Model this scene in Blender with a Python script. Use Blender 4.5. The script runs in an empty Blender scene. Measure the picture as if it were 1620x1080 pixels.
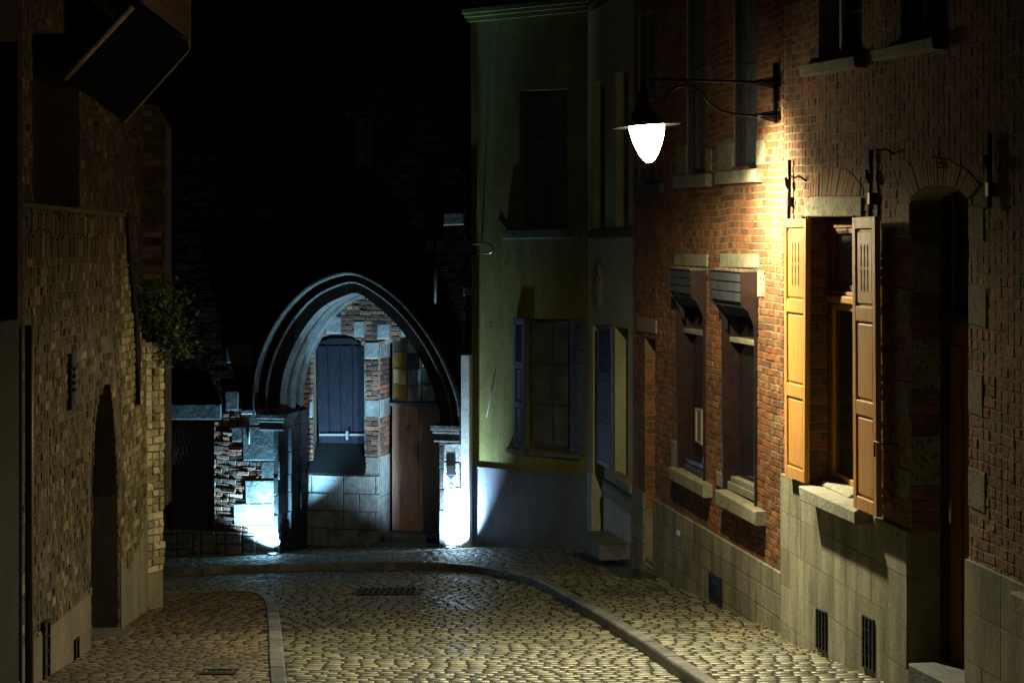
import bpy, bmesh, math, random
from mathutils import Vector, Matrix
from mathutils.geometry import tessellate_polygon
random.seed(7)
S = bpy.context.scene
C = S.collection
# ---------------------------------------------------------------- camera, sky, exposure
F = 3000.0; CX = 810.0; HY = 375.0          # focal length, centre and horizon measured on the 1620 x 1080 photograph
cam_d = bpy.data.cameras.new('camera'); cam = bpy.data.objects.new('camera', cam_d); C.objects.link(cam)
cam_d.sensor_width = 36; cam_d.lens = 36*F/1620; cam_d.shift_y = -(540-HY)/1620
cam_d.clip_start = 0.1; cam_d.clip_end = 500
cam.location = (0, 0, 0); cam.rotation_euler = (math.pi/2, 0, 0)
S.camera = cam
W = bpy.data.worlds.new('World'); S.world = W; W.use_nodes = True
wn = W.node_tree.nodes; bg = wn['Background']
sky = wn.new('ShaderNodeTexSky'); sky.sky_type = 'NISHITA'; sky.sun_disc = False
sky.sun_elevation = math.radians(-3); sky.sun_rotation = math.radians(200)
W.node_tree.links.new(sky.outputs[0], bg.inputs[0]); bg.inputs[1].default_value = 0.0015
S.view_settings.view_transform = 'Standard'; S.view_settings.look = 'None'
S.view_settings.exposure = 0.0; S.view_settings.gamma = 1.0
S.render.resolution_x = 1024; S.render.resolution_y = 682
GLOBE = 44.0; WIDE = 430.0; DOWN = 1350.0; WALL = 720.0; UP_L = 1800.0; UP_R = 1300.0      # strengths of lamp, added spots and uplights

# ---------------------------------------------------------------- ground profile (metres below the eye)
KN = [(-5, 1.40), (0, 1.86), (13, 3.05), (16.2, 3.37), (21.1, 3.76), (23.5, 4.03), (25.7, 4.22), (27, 4.40), (40, 5.6)]
def g0(Y):
    for (a, b), (c, d) in zip(KN, KN[1:]):
        if Y <= c: return b + (d-b)*(Y-a)/(c-a)
    return KN[-1][1]
def gz(X, Y):
    k = max(0.0, min(1.0, (Y-20)/6.0))
    return -(g0(Y) + 0.052*k*max(0.0, -X-0.5))
def gpt(px, py):                              # where the ray through a measured point meets the pavement
    a = (px-CX)/F; b = (HY-py)/F; lo, hi = 3.0, 45.0
    for _ in range(50):
        m = (lo+hi)/2
        if b*m > gz(a*m, m): hi = m
        else: lo = m
    # above ground at small distance, below at large for b<0
    return None
def gpt(px, py):
    a = (px-CX)/F; b = (HY-py)/F; lo, hi = 3.0, 60.0
    for _ in range(60):
        m = (lo+hi)/2
        if b*m > gz(a*m, m): lo = m
        else: hi = m
    return (a*lo, lo)

# ---------------------------------------------------------------- frames: one per facade plane (x along, y into the wall, z up)
class Frame:
    def __init__(s, px, D, ux, uy):
        n = math.hypot(ux, uy); s.u = (ux/n, uy/n); s.n = (-s.u[1], s.u[0])
        s.O = ((px-CX)/F*D, D); s.z0 = gz(*s.O)
        s.M = Matrix.Translation((s.O[0], s.O[1], s.z0)) @ Matrix.Rotation(math.atan2(s.u[1], s.u[0]), 4, 'Z')
    def at(s, px, py, out=0.0):
        a = (px-CX)/F; b = (HY-py)/F
        t = (s.O[0]*s.n[0]+s.O[1]*s.n[1]-out)/(a*s.n[0]+s.n[1])
        return ((a*t-s.O[0])*s.u[0]+(t-s.O[1])*s.u[1], b*t-s.z0)
    def P(s, pts, out=0.0): return [s.at(x, y, out) for x, y in pts]
    def rect(s, x0, y0, x1, y1, out=0.0): return s.P([(x0, y0), (x1, y0), (x1, y1), (x0, y1)], out)
    def world(s, x, y, z): return s.M @ Vector((x, y, z))
    def ground(s, u, y=0.0):
        w = s.M @ Vector((u, y, 0)); return gz(w.x, w.y)-s.z0
def vp(px, D, v, away):                        # facade running toward a vanishing point v on the horizon
    d = ((v-CX)/F, 1.0)
    return Frame(px, D, d[0], d[1]) if away else Frame(px, D, -d[0], -d[1])
FA = vp(1240, 13500/840, 400, False)
FB = vp(1240, 13500/840-0.33, 430, False)
FG = Frame(745, 27, 1, -0.81)
FH = vp(930, 25.7, 350, False)
FR = Frame(745, 27, 1, -0.25)
FL = vp(200, 8400/500.0, 700, True)
WLD = Frame(CX, 0.0001, 1, 0); WLD.M = Matrix.Identity(4); WLD.z0 = 0

# ---------------------------------------------------------------- mesh accumulator
def tf(fr):
    return fr.M if isinstance(fr, Frame) else fr
class MB:
    def __init__(s): s.v = []; s.f = []; s.m = []; s.sm = []
    def face(s, idx, m=0, smooth=False): s.f.append(idx); s.m.append(m); s.sm.append(smooth)
    def add(s, verts, faces, m=0, smooth=False):
        o = len(s.v); s.v.extend(tuple(v) for v in verts)
        for f in faces: s.face(tuple(i+o for i in f), m, smooth)
    def box(s, x0, x1, y0, y1, z0, z1, m=0, b=0.0):
        if b <= 0:
            s.add([(x0,y0,z0),(x1,y0,z0),(x1,y1,z0),(x0,y1,z0),(x0,y0,z1),(x1,y0,z1),(x1,y1,z1),(x0,y1,z1)],
                  [(0,3,2,1),(4,5,6,7),(0,1,5,4),(1,2,6,5),(2,3,7,6),(3,0,4,7)], m); return
        s.prism([(x0,z0),(x1,z0),(x1,z1),(x0,z1)], y0, y1, m, b)
    def prism(s, poly, y0, y1, m=0, b=0.0):    # polygon in (x, z) pushed from y0 (front) to y1, front arris worn by b
        a = sum(p[0]*q[1]-q[0]*p[1] for p, q in zip(poly, poly[1:]+poly[:1]))
        if a < 0: poly = poly[::-1]
        n = len(poly); cx = sum(p[0] for p in poly)/n; cz = sum(p[1] for p in poly)/n
        vs = []
        if b > 0:
            for x, z in poly:
                d = math.hypot(x-cx, z-cz) or 1
                vs.append((x-(1 if x>cx else -1)*min(b, abs(x-cx)*.5), y0, z-(1 if z>cz else -1)*min(b, abs(z-cz)*.5)))
            vs += [(x, y0+b, z) for x, z in poly]
            vs += [(x, y1, z) for x, z in poly]
            rings = 3
        else:
            vs = [(x, y0, z) for x, z in poly]+[(x, y1, z) for x, z in poly]; rings = 2
        fs = [tuple(range(n)), tuple((rings-1)*n+i for i in reversed(range(n)))]
        for r in range(rings-1):
            for i in range(n):
                j = (i+1) % n
                fs.append((r*n+j, r*n+i, (r+1)*n+i, (r+1)*n+j))
        s.add(vs, fs, m)
    def sidep(s, poly, x0, x1, m=0):           # polygon in (y, z) pushed along x
        n = len(poly)
        vs = [(x0, y, z) for y, z in poly]+[(x1, y, z) for y, z in poly]
        fs = [tuple(range(n)), tuple(n+i for i in reversed(range(n)))]+[((i+1)%n, i, n+i, n+(i+1)%n) for i in range(n)]
        s.add(vs, fs, m)
    def sheet(s, outer, holes, y, m=0):        # flat polygon with holes
        polys = [[Vector((x, z, 0)) for x, z in p] for p in [outer]+holes]
        flat = [p for poly in polys for p in poly]
        tr = tessellate_polygon(polys)
        out = []
        for t in tr:
            a, b, c = (flat[i] for i in t)
            out.append(t if (b-a).cross(c-a).z > 0 else t[::-1])
        s.add([(p.x, y, p.y) for p in flat], out, m)
    def band(s, poly, y0, y1, m=0, closed=True):
        n = len(poly); vs = [(x, y0, z) for x, z in poly]+[(x, y1, z) for x, z in poly]
        s.add(vs, [(i, (i+1)%n, n+(i+1)%n, n+i) for i in range(n if closed else n-1)], m)
    def tube(s, pts, r, m=0, seg=8, cap=True):
        pts = [Vector(p) for p in pts]; rs = r if isinstance(r, (list, tuple)) else [r]*len(pts)
        vs = []; up = Vector((0, 0, 1))
        for i, p in enumerate(pts):
            t = (pts[min(i+1, len(pts)-1)]-pts[max(i-1, 0)]).normalized()
            a = t.cross(up)
            if a.length < 0.05: a = t.cross(Vector((0, 1, 0)))
            a.normalize(); b = t.cross(a)
            for k in range(seg):
                th = 2*math.pi*k/seg; vs.append(p+(a*math.cos(th)+b*math.sin(th))*rs[i])
        fs = []
        for i in range(len(pts)-1):
            for k in range(seg):
                l = (k+1) % seg; fs.append((i*seg+k, i*seg+l, (i+1)*seg+l, (i+1)*seg+k))
        if cap: fs += [tuple(reversed(range(seg))), tuple((len(pts)-1)*seg+k for k in range(seg))]
        s.add(vs, fs, m, True)
    def lathe(s, prof, m=0, seg=28, c=(0, 0, 0)):
        vs = []; n = len(prof)
        for r, z in prof:
            for k in range(seg):
                th = 2*math.pi*k/seg; vs.append((c[0]+r*math.cos(th), c[1]+r*math.sin(th), c[2]+z))
        fs = [(i*seg+k, i*seg+(k+1)%seg, (i+1)*seg+(k+1)%seg, (i+1)*seg+k) for i in range(n-1) for k in range(seg)]
        s.add(vs, fs, m, True)
    def grow(s, o): s.v
WM = {}
def link(o, parent, M):
    C.objects.link(o)
    if parent is not None:
        o.parent = parent; o.matrix_local = WM[parent.name].inverted() @ M
    else: o.matrix_local = M
    WM[o.name] = M.copy()
def add(name, mb, mats, parent=None, fr=WLD):
    me = bpy.data.meshes.new(name); me.from_pydata(mb.v, [], mb.f)
    if not isinstance(mats, (list, tuple)): mats = [mats]
    for m in mats: me.materials.append(m)
    me.polygons.foreach_set('material_index', mb.m); me.polygons.foreach_set('use_smooth', mb.sm)
    me.update()
    o = bpy.data.objects.new(name, me); link(o, parent, tf(fr)); return o
def thing(name, label, cat, M, group=None):
    o = bpy.data.objects.new(name, None); o.empty_display_size = .3
    link(o, None, tf(M)); o['label'] = label; o['category'] = cat
    if group: o['group'] = group
    return o
def tag(o, label, cat, group=None):
    o['label'] = label; o['category'] = cat
    if group: o['group'] = group
    return o
def struct(o): o['kind'] = 'structure'; return o

# ---------------------------------------------------------------- materials
def newmat(name):
    m = bpy.data.materials.new(name); m.use_nodes = True
    return m, m.node_tree, m.node_tree.nodes['Principled BSDF']
def N(nt, t, **kw):
    n = nt.nodes.new(t)
    for k, v in kw.items(): setattr(n, k, v)
    return n
def ramp(nt, fac, stops):
    r = N(nt, 'ShaderNodeValToRGB'); e = r.color_ramp.elements
    while len(e) < len(stops): e.new(0.5)
    for i, (p, c) in enumerate(stops): e[i].position = p; e[i].color = (*c, 1)
    if fac is not None: nt.links.new(fac, r.inputs[0])
    return r
def noise(nt, scale, detail=5, rough=0.6, vec=None, dist=0.0):
    n = N(nt, 'ShaderNodeTexNoise'); n.inputs['Scale'].default_value = scale; n.inputs['Detail'].default_value = detail
    n.inputs['Roughness'].default_value = rough; n.inputs['Distortion'].default_value = dist
    if vec is None:
        tc = N(nt, 'ShaderNodeTexCoord'); vec = tc.outputs['Object']
    nt.links.new(vec, n.inputs['Vector']); return n
def mix(nt, a, b, fac, mode='MULTIPLY'):
    m = N(nt, 'ShaderNodeMix', data_type='RGBA', blend_type=mode)
    for sock, v in ((m.inputs[0], fac), (m.inputs[6], a), (m.inputs[7], b)):
        if hasattr(v, 'is_linked') or isinstance(v, bpy.types.NodeSocket): nt.links.new(v, sock)
        elif isinstance(v, tuple): sock.default_value = (*v, 1)
        else: sock.default_value = v
    return m.outputs[2]
def bump(nt, h, bs, strength=.6, dist=.01, prev=None):
    b = N(nt, 'ShaderNodeBump'); b.inputs['Strength'].default_value = strength; b.inputs['Distance'].default_value = dist
    nt.links.new(h, b.inputs['Height'])
    if prev is not None: nt.links.new(prev, b.inputs['Normal'])
    nt.links.new(b.outputs[0], bs.inputs['Normal']); return b.outputs[0]
def island_mat(name, stops, rough=.85, grime=.5, gscale=2.0, bscale=60, bd=.006, spec=.35, rvar=0.0, stretch=None):
    m, nt, bs = newmat(name)
    geo = N(nt, 'ShaderNodeNewGeometry')
    r = ramp(nt, geo.outputs['Random Per Island'], stops)
    r.color_ramp.interpolation = 'LINEAR'
    gv = None
    if stretch:
        tc = N(nt, 'ShaderNodeTexCoord'); mp = N(nt, 'ShaderNodeMapping'); mp.inputs['Scale'].default_value = stretch
        nt.links.new(tc.outputs['Object'], mp.inputs[0]); gv = mp.outputs[0]
    n1 = noise(nt, gscale, 6, .65, gv); g = ramp(nt, n1.outputs[0], [(.3, (1-grime,)*3), (.62, (1.0,)*3)])
    c = mix(nt, r.outputs[0], g.outputs[0], 1.0)
    n2 = noise(nt, bscale, 5, .7); g2 = ramp(nt, n2.outputs[0], [(.25, (.55,)*3), (.7, (1.15,)*3)])
    c = mix(nt, c, g2.outputs[0], 1.0)
    nt.links.new(c, bs.inputs['Base Color'])
    if rvar:
        mr = N(nt, 'ShaderNodeMapRange'); nt.links.new(n1.outputs[0], mr.inputs[0])
        mr.inputs[1].default_value = .3; mr.inputs[2].default_value = .7
        mr.inputs[3].default_value = rough-rvar; mr.inputs[4].default_value = rough+rvar
        nt.links.new(mr.outputs[0], bs.inputs['Roughness'])
    else: bs.inputs['Roughness'].default_value = rough
    bs.inputs['Specular IOR Level'].default_value = spec
    b1 = bump(nt, n2.outputs[0], bs, .8, bd)
    n3 = noise(nt, bscale*.28, 3, .6); bump(nt, n3.outputs[0], bs, .8, bd*1.6, b1)
    return m
def plain_mat(name, c1, c2, rough=.8, scale=4, bscale=40, bd=.004, spec=.35, stretch=None, metal=0.0, sub=None):
    m, nt, bs = newmat(name)
    tc = N(nt, 'ShaderNodeTexCoord'); vec = tc.outputs['Object']
    if stretch:
        mp = N(nt, 'ShaderNodeMapping'); mp.inputs['Scale'].default_value = stretch
        nt.links.new(vec, mp.inputs[0]); vec = mp.outputs[0]
    n1 = noise(nt, scale, 7, .65, vec, .3); r = ramp(nt, n1.outputs[0], [(.32, c1), (.68, c2)])
    n2 = noise(nt, bscale, 5, .7, vec); g2 = ramp(nt, n2.outputs[0], [(.3, (.75,)*3), (.7, (1.08,)*3)])
    c = mix(nt, r.outputs[0], g2.outputs[0], 1.0)
    if sub:                                     # scuffs and peeled spots
        n3 = noise(nt, sub[0], 4, .75); g3 = ramp(nt, n3.outputs[0], [(sub[1], (0,)*3), (sub[1]+.03, (1,)*3)])
        c = mix(nt, c, sub[2], g3.outputs[0], 'MIX')
    nt.links.new(c, bs.inputs['Base Color']); bs.inputs['Roughness'].default_value = rough
    bs.inputs['Specular IOR Level'].default_value = spec; bs.inputs['Metallic'].default_value = metal
    b1 = bump(nt, n2.outputs[0], bs, .7, bd)
    bump(nt, n1.outputs[0], bs, .6, bd*4, b1)
    return m
def flat_mat(name, c, rough=.6, metal=0.0, spec=.5):
    m, nt, bs = newmat(name); n1 = noise(nt, 30, 4); r = ramp(nt, n1.outputs[0], [(.3, tuple(x*.7 for x in c)), (.7, c)])
    nt.links.new(r.outputs[0], bs.inputs['Base Color']); bs.inputs['Roughness'].default_value = rough
    bs.inputs['Metallic'].default_value = metal; bs.inputs['Specular IOR Level'].default_value = spec
    bump(nt, n1.outputs[0], bs, .3, .002); return m
def pit_mat(name, c1, c2):                      # bush-hammered stone full of pits
    m, nt, bs = newmat(name)
    tc = N(nt, 'ShaderNodeTexCoord'); mp = N(nt, 'ShaderNodeMapping'); mp.inputs['Scale'].default_value = (38, 38, 20)
    nt.links.new(tc.outputs['Object'], mp.inputs[0])
    v = N(nt, 'ShaderNodeTexVoronoi'); v.inputs['Scale'].default_value = 1; nt.links.new(mp.outputs[0], v.inputs['Vector'])
    r = ramp(nt, v.outputs['Distance'], [(.12, (.25,)*3), (.35, (1,)*3)])
    n1 = noise(nt, 6); rr = ramp(nt, n1.outputs[0], [(.3, c1), (.7, c2)])
    nt.links.new(mix(nt, rr.outputs[0], r.outputs[0], 1.0), bs.inputs['Base Color']); bs.inputs['Roughness'].default_value = .9
    bump(nt, r.outputs[0], bs, 1.0, .015); return m
def glass_mat(name, tint=(.012, .014, .016)):
    m, nt, bs = newmat(name); n1 = noise(nt, 3, 3)
    r = ramp(nt, n1.outputs[0], [(.3, tint), (.8, tuple(x*2.2 for x in tint))])
    nt.links.new(r.outputs[0], bs.inputs['Base Color'])
    bs.inputs['Roughness'].default_value = .09; bs.inputs['Specular IOR Level'].default_value = .6
    n2 = noise(nt, 5, 2); bump(nt, n2.outputs[0], bs, .25, .01); return m
def emit_mat(name, col, st):
    m, nt, bs = newmat(name); bs.inputs['Base Color'].default_value = (.8, .8, .8, 1)
    bs.inputs['Emission Color'].default_value = (*col, 1); bs.inputs['Emission Strength'].default_value = st; return m
M = dict(
 brick_a=island_mat('orange_brick', [(0, (.17, .085, .05)), (.22, (.235, .105, .057)), (.5, (.31, .125, .062)), (.78, (.41, .15, .06)), (.92, (.34, .18, .09)), (1, (.33, .23, .14))], grime=.65, gscale=1.1, bd=.008),
 brick_b=island_mat('brown_brick', [(0, (.17, .095, .06)), (.3, (.27, .14, .085)), (.62, (.34, .165, .095)), (.9, (.42, .17, .085)), (.97, (.5, .15, .06)), (1, (.32, .23, .15))], grime=.6, gscale=1.3, bd=.009),
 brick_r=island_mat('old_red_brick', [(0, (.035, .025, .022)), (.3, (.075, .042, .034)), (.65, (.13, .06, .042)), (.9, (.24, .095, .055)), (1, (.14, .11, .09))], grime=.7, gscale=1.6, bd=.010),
 brick_s=island_mat('shaded_red_brick', [(0, (.006, .0045, .004)), (.3, (.012, .007, .0055)), (.65, (.022, .010, .007)), (.9, (.045, .016, .010)), (1, (.02, .015, .012))], grime=.7, gscale=1.6, bd=.010, spec=.04),  # darkened copy of the red brick; upper front's shade is in the colour
 mortar_s=plain_mat('shaded_mortar', (.008, .007, .006), (.02, .017, .014), .95, 3, 70, .006, spec=.04),  # mortar darkened likewise to hold the upper front in shade
 brick_p=island_mat('lamplit_tan_brick', [(0, (.13, .105, .06)), (.25, (.19, .16, .09)), (.55, (.27, .23, .13)), (.85, (.38, .33, .19)), (1, (.55, .5, .31))], grime=.65, gscale=1.6, bd=.010),
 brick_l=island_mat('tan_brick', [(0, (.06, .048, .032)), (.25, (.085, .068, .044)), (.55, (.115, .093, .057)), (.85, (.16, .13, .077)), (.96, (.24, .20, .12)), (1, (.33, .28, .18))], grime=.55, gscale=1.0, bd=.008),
 mortar=plain_mat('grey_mortar', (.19, .17, .125), (.34, .31, .23), .95, 3, 70, .006),
 mortar_d=plain_mat('dark_mortar', (.07, .06, .05), (.14, .12, .10), .95, 3, 70, .006),
 cobble=island_mat('granite_cobble', [(0, (.13, .135, .095)), (.4, (.18, .19, .135)), (.8, (.24, .25, .175)), (1, (.28, .26, .16))], rough=.41, grime=.55, gscale=.8, bscale=90, bd=.003, spec=.65, rvar=.15),
 paver=island_mat('clay_paver', [(0, (.12, .10, .07)), (.4, (.18, .15, .105)), (.8, (.235, .20, .14)), (1, (.25, .18, .11))], rough=.62, grime=.45, gscale=.8, bscale=80, bd=.003, spec=.4, rvar=.12),
 joint=plain_mat('dirt_joint', (.010, .008, .006), (.03, .022, .014), .9, 6, 60, .01),
 kerb=island_mat('kerb_stone', [(0, (.13, .133, .13)), (1, (.24, .24, .23))], rough=.5, grime=.7, gscale=3.5, bscale=50, bd=.004),
 plinth=island_mat('plinth_stone', [(0, (.27, .265, .19)), (.5, (.33, .32, .235)), (1, (.39, .375, .28))], rough=.85, grime=.62, gscale=2.6, bscale=30, bd=.002, stretch=(2, 2, .4)),
 stone=plain_mat('pale_stone', (.22, .215, .17), (.38, .37, .29), .85, 7, 45, .006),
 bluestone=plain_mat('blue_stone', (.06, .068, .076), (.15, .165, .175), .75, 5, 40, .008),
 bluestone_w=plain_mat('worn_blue_stone', (.07, .08, .09), (.22, .24, .25), .8, 4, 35, .014),
 pit=pit_mat('pitted_stone', (.20, .19, .14), (.36, .34, .26)),
 green=plain_mat('green_render', (.11, .112, .04), (.215, .212, .08), .8, 2.2, 22, .006, stretch=(1.5, 1.5, .32), sub=(4, .66, (.06, .065, .03))),
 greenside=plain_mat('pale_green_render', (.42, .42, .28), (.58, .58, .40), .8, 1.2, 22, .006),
 bluegrey=plain_mat('bluegrey_render', (.075, .095, .15), (.15, .18, .26), .8, 1.6, 20, .008, stretch=(1, 1, .4), sub=(6, .72, (.08, .08, .09))),
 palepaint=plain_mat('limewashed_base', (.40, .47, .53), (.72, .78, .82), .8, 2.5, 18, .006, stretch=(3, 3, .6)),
 whitepaint=plain_mat('pale_painted_guard', (.50, .54, .58), (.66, .70, .74), .5, 3, 30, .003),
 shutterblue=plain_mat('blue_shutter_paint', (.06, .09, .19), (.11, .155, .29), .55, 8, 60, .002, stretch=(1, 1, .15)),
 wood=plain_mat('honey_wood', (.38, .17, .035), (.72, .37, .09), .45, 5, 26, .003, stretch=(16, 16, .7), spec=.5, sub=(9, .70, (.22, .11, .04))),
 wooddark=plain_mat('brown_wood', (.16, .06, .025), (.26, .11, .04), .45, 5, 30, .002, stretch=(12, 12, 1)),
 doorwood=plain_mat('aged_oak', (.20, .11, .085), (.46, .28, .22), .6, 5, 40, .004, stretch=(14, 14, .7), sub=(38, .70, (.45, .38, .33))),
 blackwood=plain_mat('near_black_wood', (.022, .018, .02), (.05, .04, .045), .45, 8, 30, .002, stretch=(10, 10, 1)),
 navywood=plain_mat('dark_slate_boards', (.004, .0045, .008), (.012, .013, .021), .8, 6, 40, .003, spec=.06, stretch=(9, 9, .8)),
 purplewood=plain_mat('aubergine_paint', (.018, .010, .012), (.036, .021, .022), .38, 8, 40, .002),
 slate=plain_mat('slate_slats', (.035, .04, .055), (.07, .078, .10), .4, 6, 40, .002),
 iron=flat_mat('black_iron', (.025, .024, .025), .5, .6),
 brass=flat_mat('brushed_handle', (.5, .42, .28), .3, .9),
 lead=flat_mat('grey_cable', (.12, .12, .12), .5),
 white=flat_mat('white_frame_paint', (.45, .45, .43), .5),
 glass=glass_mat('dark_glass'), glassc=glass_mat('curtained_glass', (.075, .09, .11)),
 tile=plain_mat('roof_slate', (.03, .03, .033), (.06, .06, .065), .7, 4, 30, .004),
 globe=emit_mat('lit_globe', (1.0, .86, .52), GLOBE),
 signblue=flat_mat('enamel_blue', (.01, .05, .45), .3), signwhite=flat_mat('enamel_white', (.8, .8, .8), .3),
 dark=flat_mat('dark_interior', (.01, .01, .01), .9),
 leaf=island_mat('leaf_green', [(0, (.035, .06, .015)), (.6, (.06, .10, .025)), (1, (.11, .14, .04))], rough=.5, grime=.3, bscale=30),
 bark=plain_mat('bark', (.05, .035, .02), (.1, .07, .045), .9, 10, 60, .01),
 litter=island_mat('fallen_leaf', [(0, (.16, .07, .02)), (1, (.38, .22, .07))], rough=.6, grime=.2, bscale=30),
)
for k in ('leaf', 'litter'): pass

# ---------------------------------------------------------------- masonry
def spans(z, outer, holes):
    def cr(poly):
        xs = []
        n = len(poly)
        for i in range(n):
            (x1, z1), (x2, z2) = poly[i], poly[(i+1) % n]
            if (z1 <= z) != (z2 <= z): xs.append(x1+(z-z1)*(x2-x1)/(z2-z1))
        return sorted(xs)
    o = cr(outer); iv = [(o[i], o[i+1]) for i in range(0, len(o)-1, 2)]
    for h in holes:
        x = cr(h)
        for i in range(0, len(x)-1, 2):
            a, b = x[i], x[i+1]; nv = []
            for p, q in iv:
                if b <= p or a >= q: nv.append((p, q)); continue
                if a > p: nv.append((p, a))
                if b < q: nv.append((b, q))
            iv = nv
    return [(p, q) for p, q in iv if q-p > .015]
def bricks(mb, outer, holes, y=0.0, ch=.072, bl=.20, gap=.012, out=.007, jit=.003, wave=.006, header=.35, m=1, cham=.003, rnd=None, rough_out=.003, skip=.0, zlim=None, shear=0.0, top=False):
    R = rnd or random
    v0 = len(mb.v)
    if shear:
        outer = [(x, q-shear*x) for x, q in outer]; holes = [[(x, q-shear*x) for x, q in h] for h in holes]
    zs = [p[1] for p in outer]; z = min(zs)+gap*.5; row = 0
    if top: z = max(zs)+gap*.3-ch*math.ceil((max(zs)-min(zs))/ch)
    ph = R.uniform(0, 6)
    while z+ch-gap < max(zs)+.001:
        h = ch-gap; zm = z+h/2
        if zlim is None or zlim[0] < zm < zlim[1]:
            for a, b in spans(zm, outer, holes):
                x = a - R.uniform(0, bl) if True else a
                x = math.floor(a/bl)*bl - (bl/2 if row % 2 else 0)
                while x < b:
                    L = bl
                    parts = [L] if R.random() > header else [L/2, L/2]
                    for Lp in parts:
                        x0 = max(x, a+.002); x1 = min(x+Lp-gap, b-.002); x += Lp
                        if x1-x0 < .018: continue
                        if skip and R.random() < skip: continue
                        o_ = out+R.uniform(-rough_out, rough_out)
                        w = lambda xx: wave*(math.sin(xx*2.1+ph+row*.05)+.6*math.sin(xx*5.3+ph*2+row*.13))
                        j = lambda: R.uniform(-jit, jit)
                        bz0, bz1 = z, z+h
                        P = [(x0+j(), bz0+w(x0)+j()), (x1+j(), bz0+w(x1)+j()), (x1+j(), bz1+w(x1)+j()), (x0+j(), bz1+w(x0)+j())]
                        c = cham; t1, t2 = R.uniform(-.6, .6)*rough_out, R.uniform(-.6, .6)*rough_out
                        Q = [(P[0][0]+c, P[0][1]+c), (P[1][0]-c, P[1][1]+c), (P[2][0]-c, P[2][1]-c), (P[3][0]+c, P[3][1]-c)]
                        vs = [(p[0], y+.003, p[1]) for p in P]+[(p[0], y-o_*.65, p[1]) for p in P]+\
                             [(Q[0][0], y-o_-t1, Q[0][1]), (Q[1][0], y-o_+t2, Q[1][1]), (Q[2][0], y-o_+t1, Q[2][1]), (Q[3][0], y-o_-t2, Q[3][1])]
                        fs = [(8, 9, 10, 11)]
                        for k in range(4):
                            l = (k+1) % 4
                            fs += [(k, l, 4+l, 4+k), (4+k, 4+l, 8+l, 8+k)]
                        mb.add(vs, fs, m)
        z += ch; row += 1
    if shear:
        for i in range(v0, len(mb.v)): x, yy, q = mb.v[i]; mb.v[i] = (x, yy, q+shear*x)
def strip_sheet(mb, fr, tops, door, y):        # plinth backing left and right of a doorway
    def tz(x):
        for (a, b) in zip(tops, tops[1:]):
            if x <= b[0]: return a[1]+(b[1]-a[1])*(x-a[0])/(b[0]-a[0])
        return tops[-1][1]
    d0, d1 = min(p[0] for p in door), max(p[0] for p in door)
    for a, b in ((tops[0][0], d0), (d1, tops[-1][0])):
        xs = sorted([a, b]+[p[0] for p in tops if a < p[0] < b])
        poly = [(x, fr.ground(x)-.5) for x in xs]+[(x, tz(x)) for x in reversed(xs)]; mb.sheet(poly, [], y, 0)
def side_bricks(mb, x, sgn, y0, y1, z0, z1, m=1, ch=.072, bl=.2):   # courses on a reveal facing sgn along x
    z = z0; row = 0
    while z < z1:
        yy = y0-(bl/2 if row % 2 else 0)
        while yy < y1:
            a, b = max(yy, y0+.004), min(yy+bl-.011, y1); yy += bl
            if b-a < .02: continue
            o_ = .007+random.uniform(-.003, .003); zt = min(z+ch-.011, z1); j = lambda: random.uniform(-.003, .003)
            P = [(a+j(), z+j()), (b+j(), z+j()), (b+j(), zt+j()), (a+j(), zt+j())]; c = .004
            Q = [(P[0][0]+c, P[0][1]+c), (P[1][0]-c, P[1][1]+c), (P[2][0]-c, P[2][1]-c), (P[3][0]+c, P[3][1]-c)]
            vs = [(x, p[0], p[1]) for p in P]+[(x+sgn*o_*.6, p[0], p[1]) for p in P]+[(x+sgn*o_, q[0], q[1]) for q in Q]
            fs = [(8, 9, 10, 11)]
            for k in range(4):
                l = (k+1) % 4; fs += [(k, l, 4+l, 4+k), (4+k, 4+l, 8+l, 8+k)]
            mb.add(vs, fs, m)
        z += ch; row += 1
def quad(c):                                    # c = TL, TR, BR, BL  ->  f(s, t) with t downward
    def f(s, t):
        a = (c[0][0]+(c[1][0]-c[0][0])*s, c[0][1]+(c[1][1]-c[0][1])*s)
        b = (c[3][0]+(c[2][0]-c[3][0])*s, c[3][1]+(c[2][1]-c[3][1])*s)
        return (a[0]+(b[0]-a[0])*t, a[1]+(b[1]-a[1])*t)
    return f
def sub(f, s0, t0, s1, t1): return [f(s0, t0), f(s1, t0), f(s1, t1), f(s0, t1)]
def window(fr, parent, c, y, fm, gm, cols=1, rows=1, th=.05, bar=.025, transom=None, name='window', curtain=None):
    """glazed frame filling the quad c (TL, TR, BR, BL in wall metres) at depth y"""
    f = quad(c); w = abs(c[1][0]-c[0][0]); h = abs(c[3][1]-c[0][1]); a, b = th/w, th/h
    mb = MB()
    for q in (sub(f, 0, 0, a, 1), sub(f, 1-a, 0, 1, 1), sub(f, a, 0, 1-a, b), sub(f, a, 1-b, 1-a, 1)): mb.prism(q, y, y+.05, 0, .006)
    for i in range(1, cols):
        s = a+(1-2*a)*i/cols; mb.prism(sub(f, s-bar/w/2, b, s+bar/w/2, 1-b), y+.008, y+.045, 0, .004)
    ys = [b+(1-2*b)*i/rows for i in range(1, rows)]
    for t in ys: mb.prism(sub(f, a, t-bar/h/2, 1-a, t+bar/h/2), y+.012, y+.045, 0, .004)
    if transom: mb.prism(sub(f, 0, transom-.045/h, 1, transom+.045/h), y-.035, y+.04, 0, .008)
    o = add(name, mb, fm, parent, fr)
    g = MB(); g.prism(sub(f, a*.6, b*.6, 1-a*.6, 1-b*.6), y+.028, y+.034)
    add('pane', g, gm, o, fr)
    return o
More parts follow.
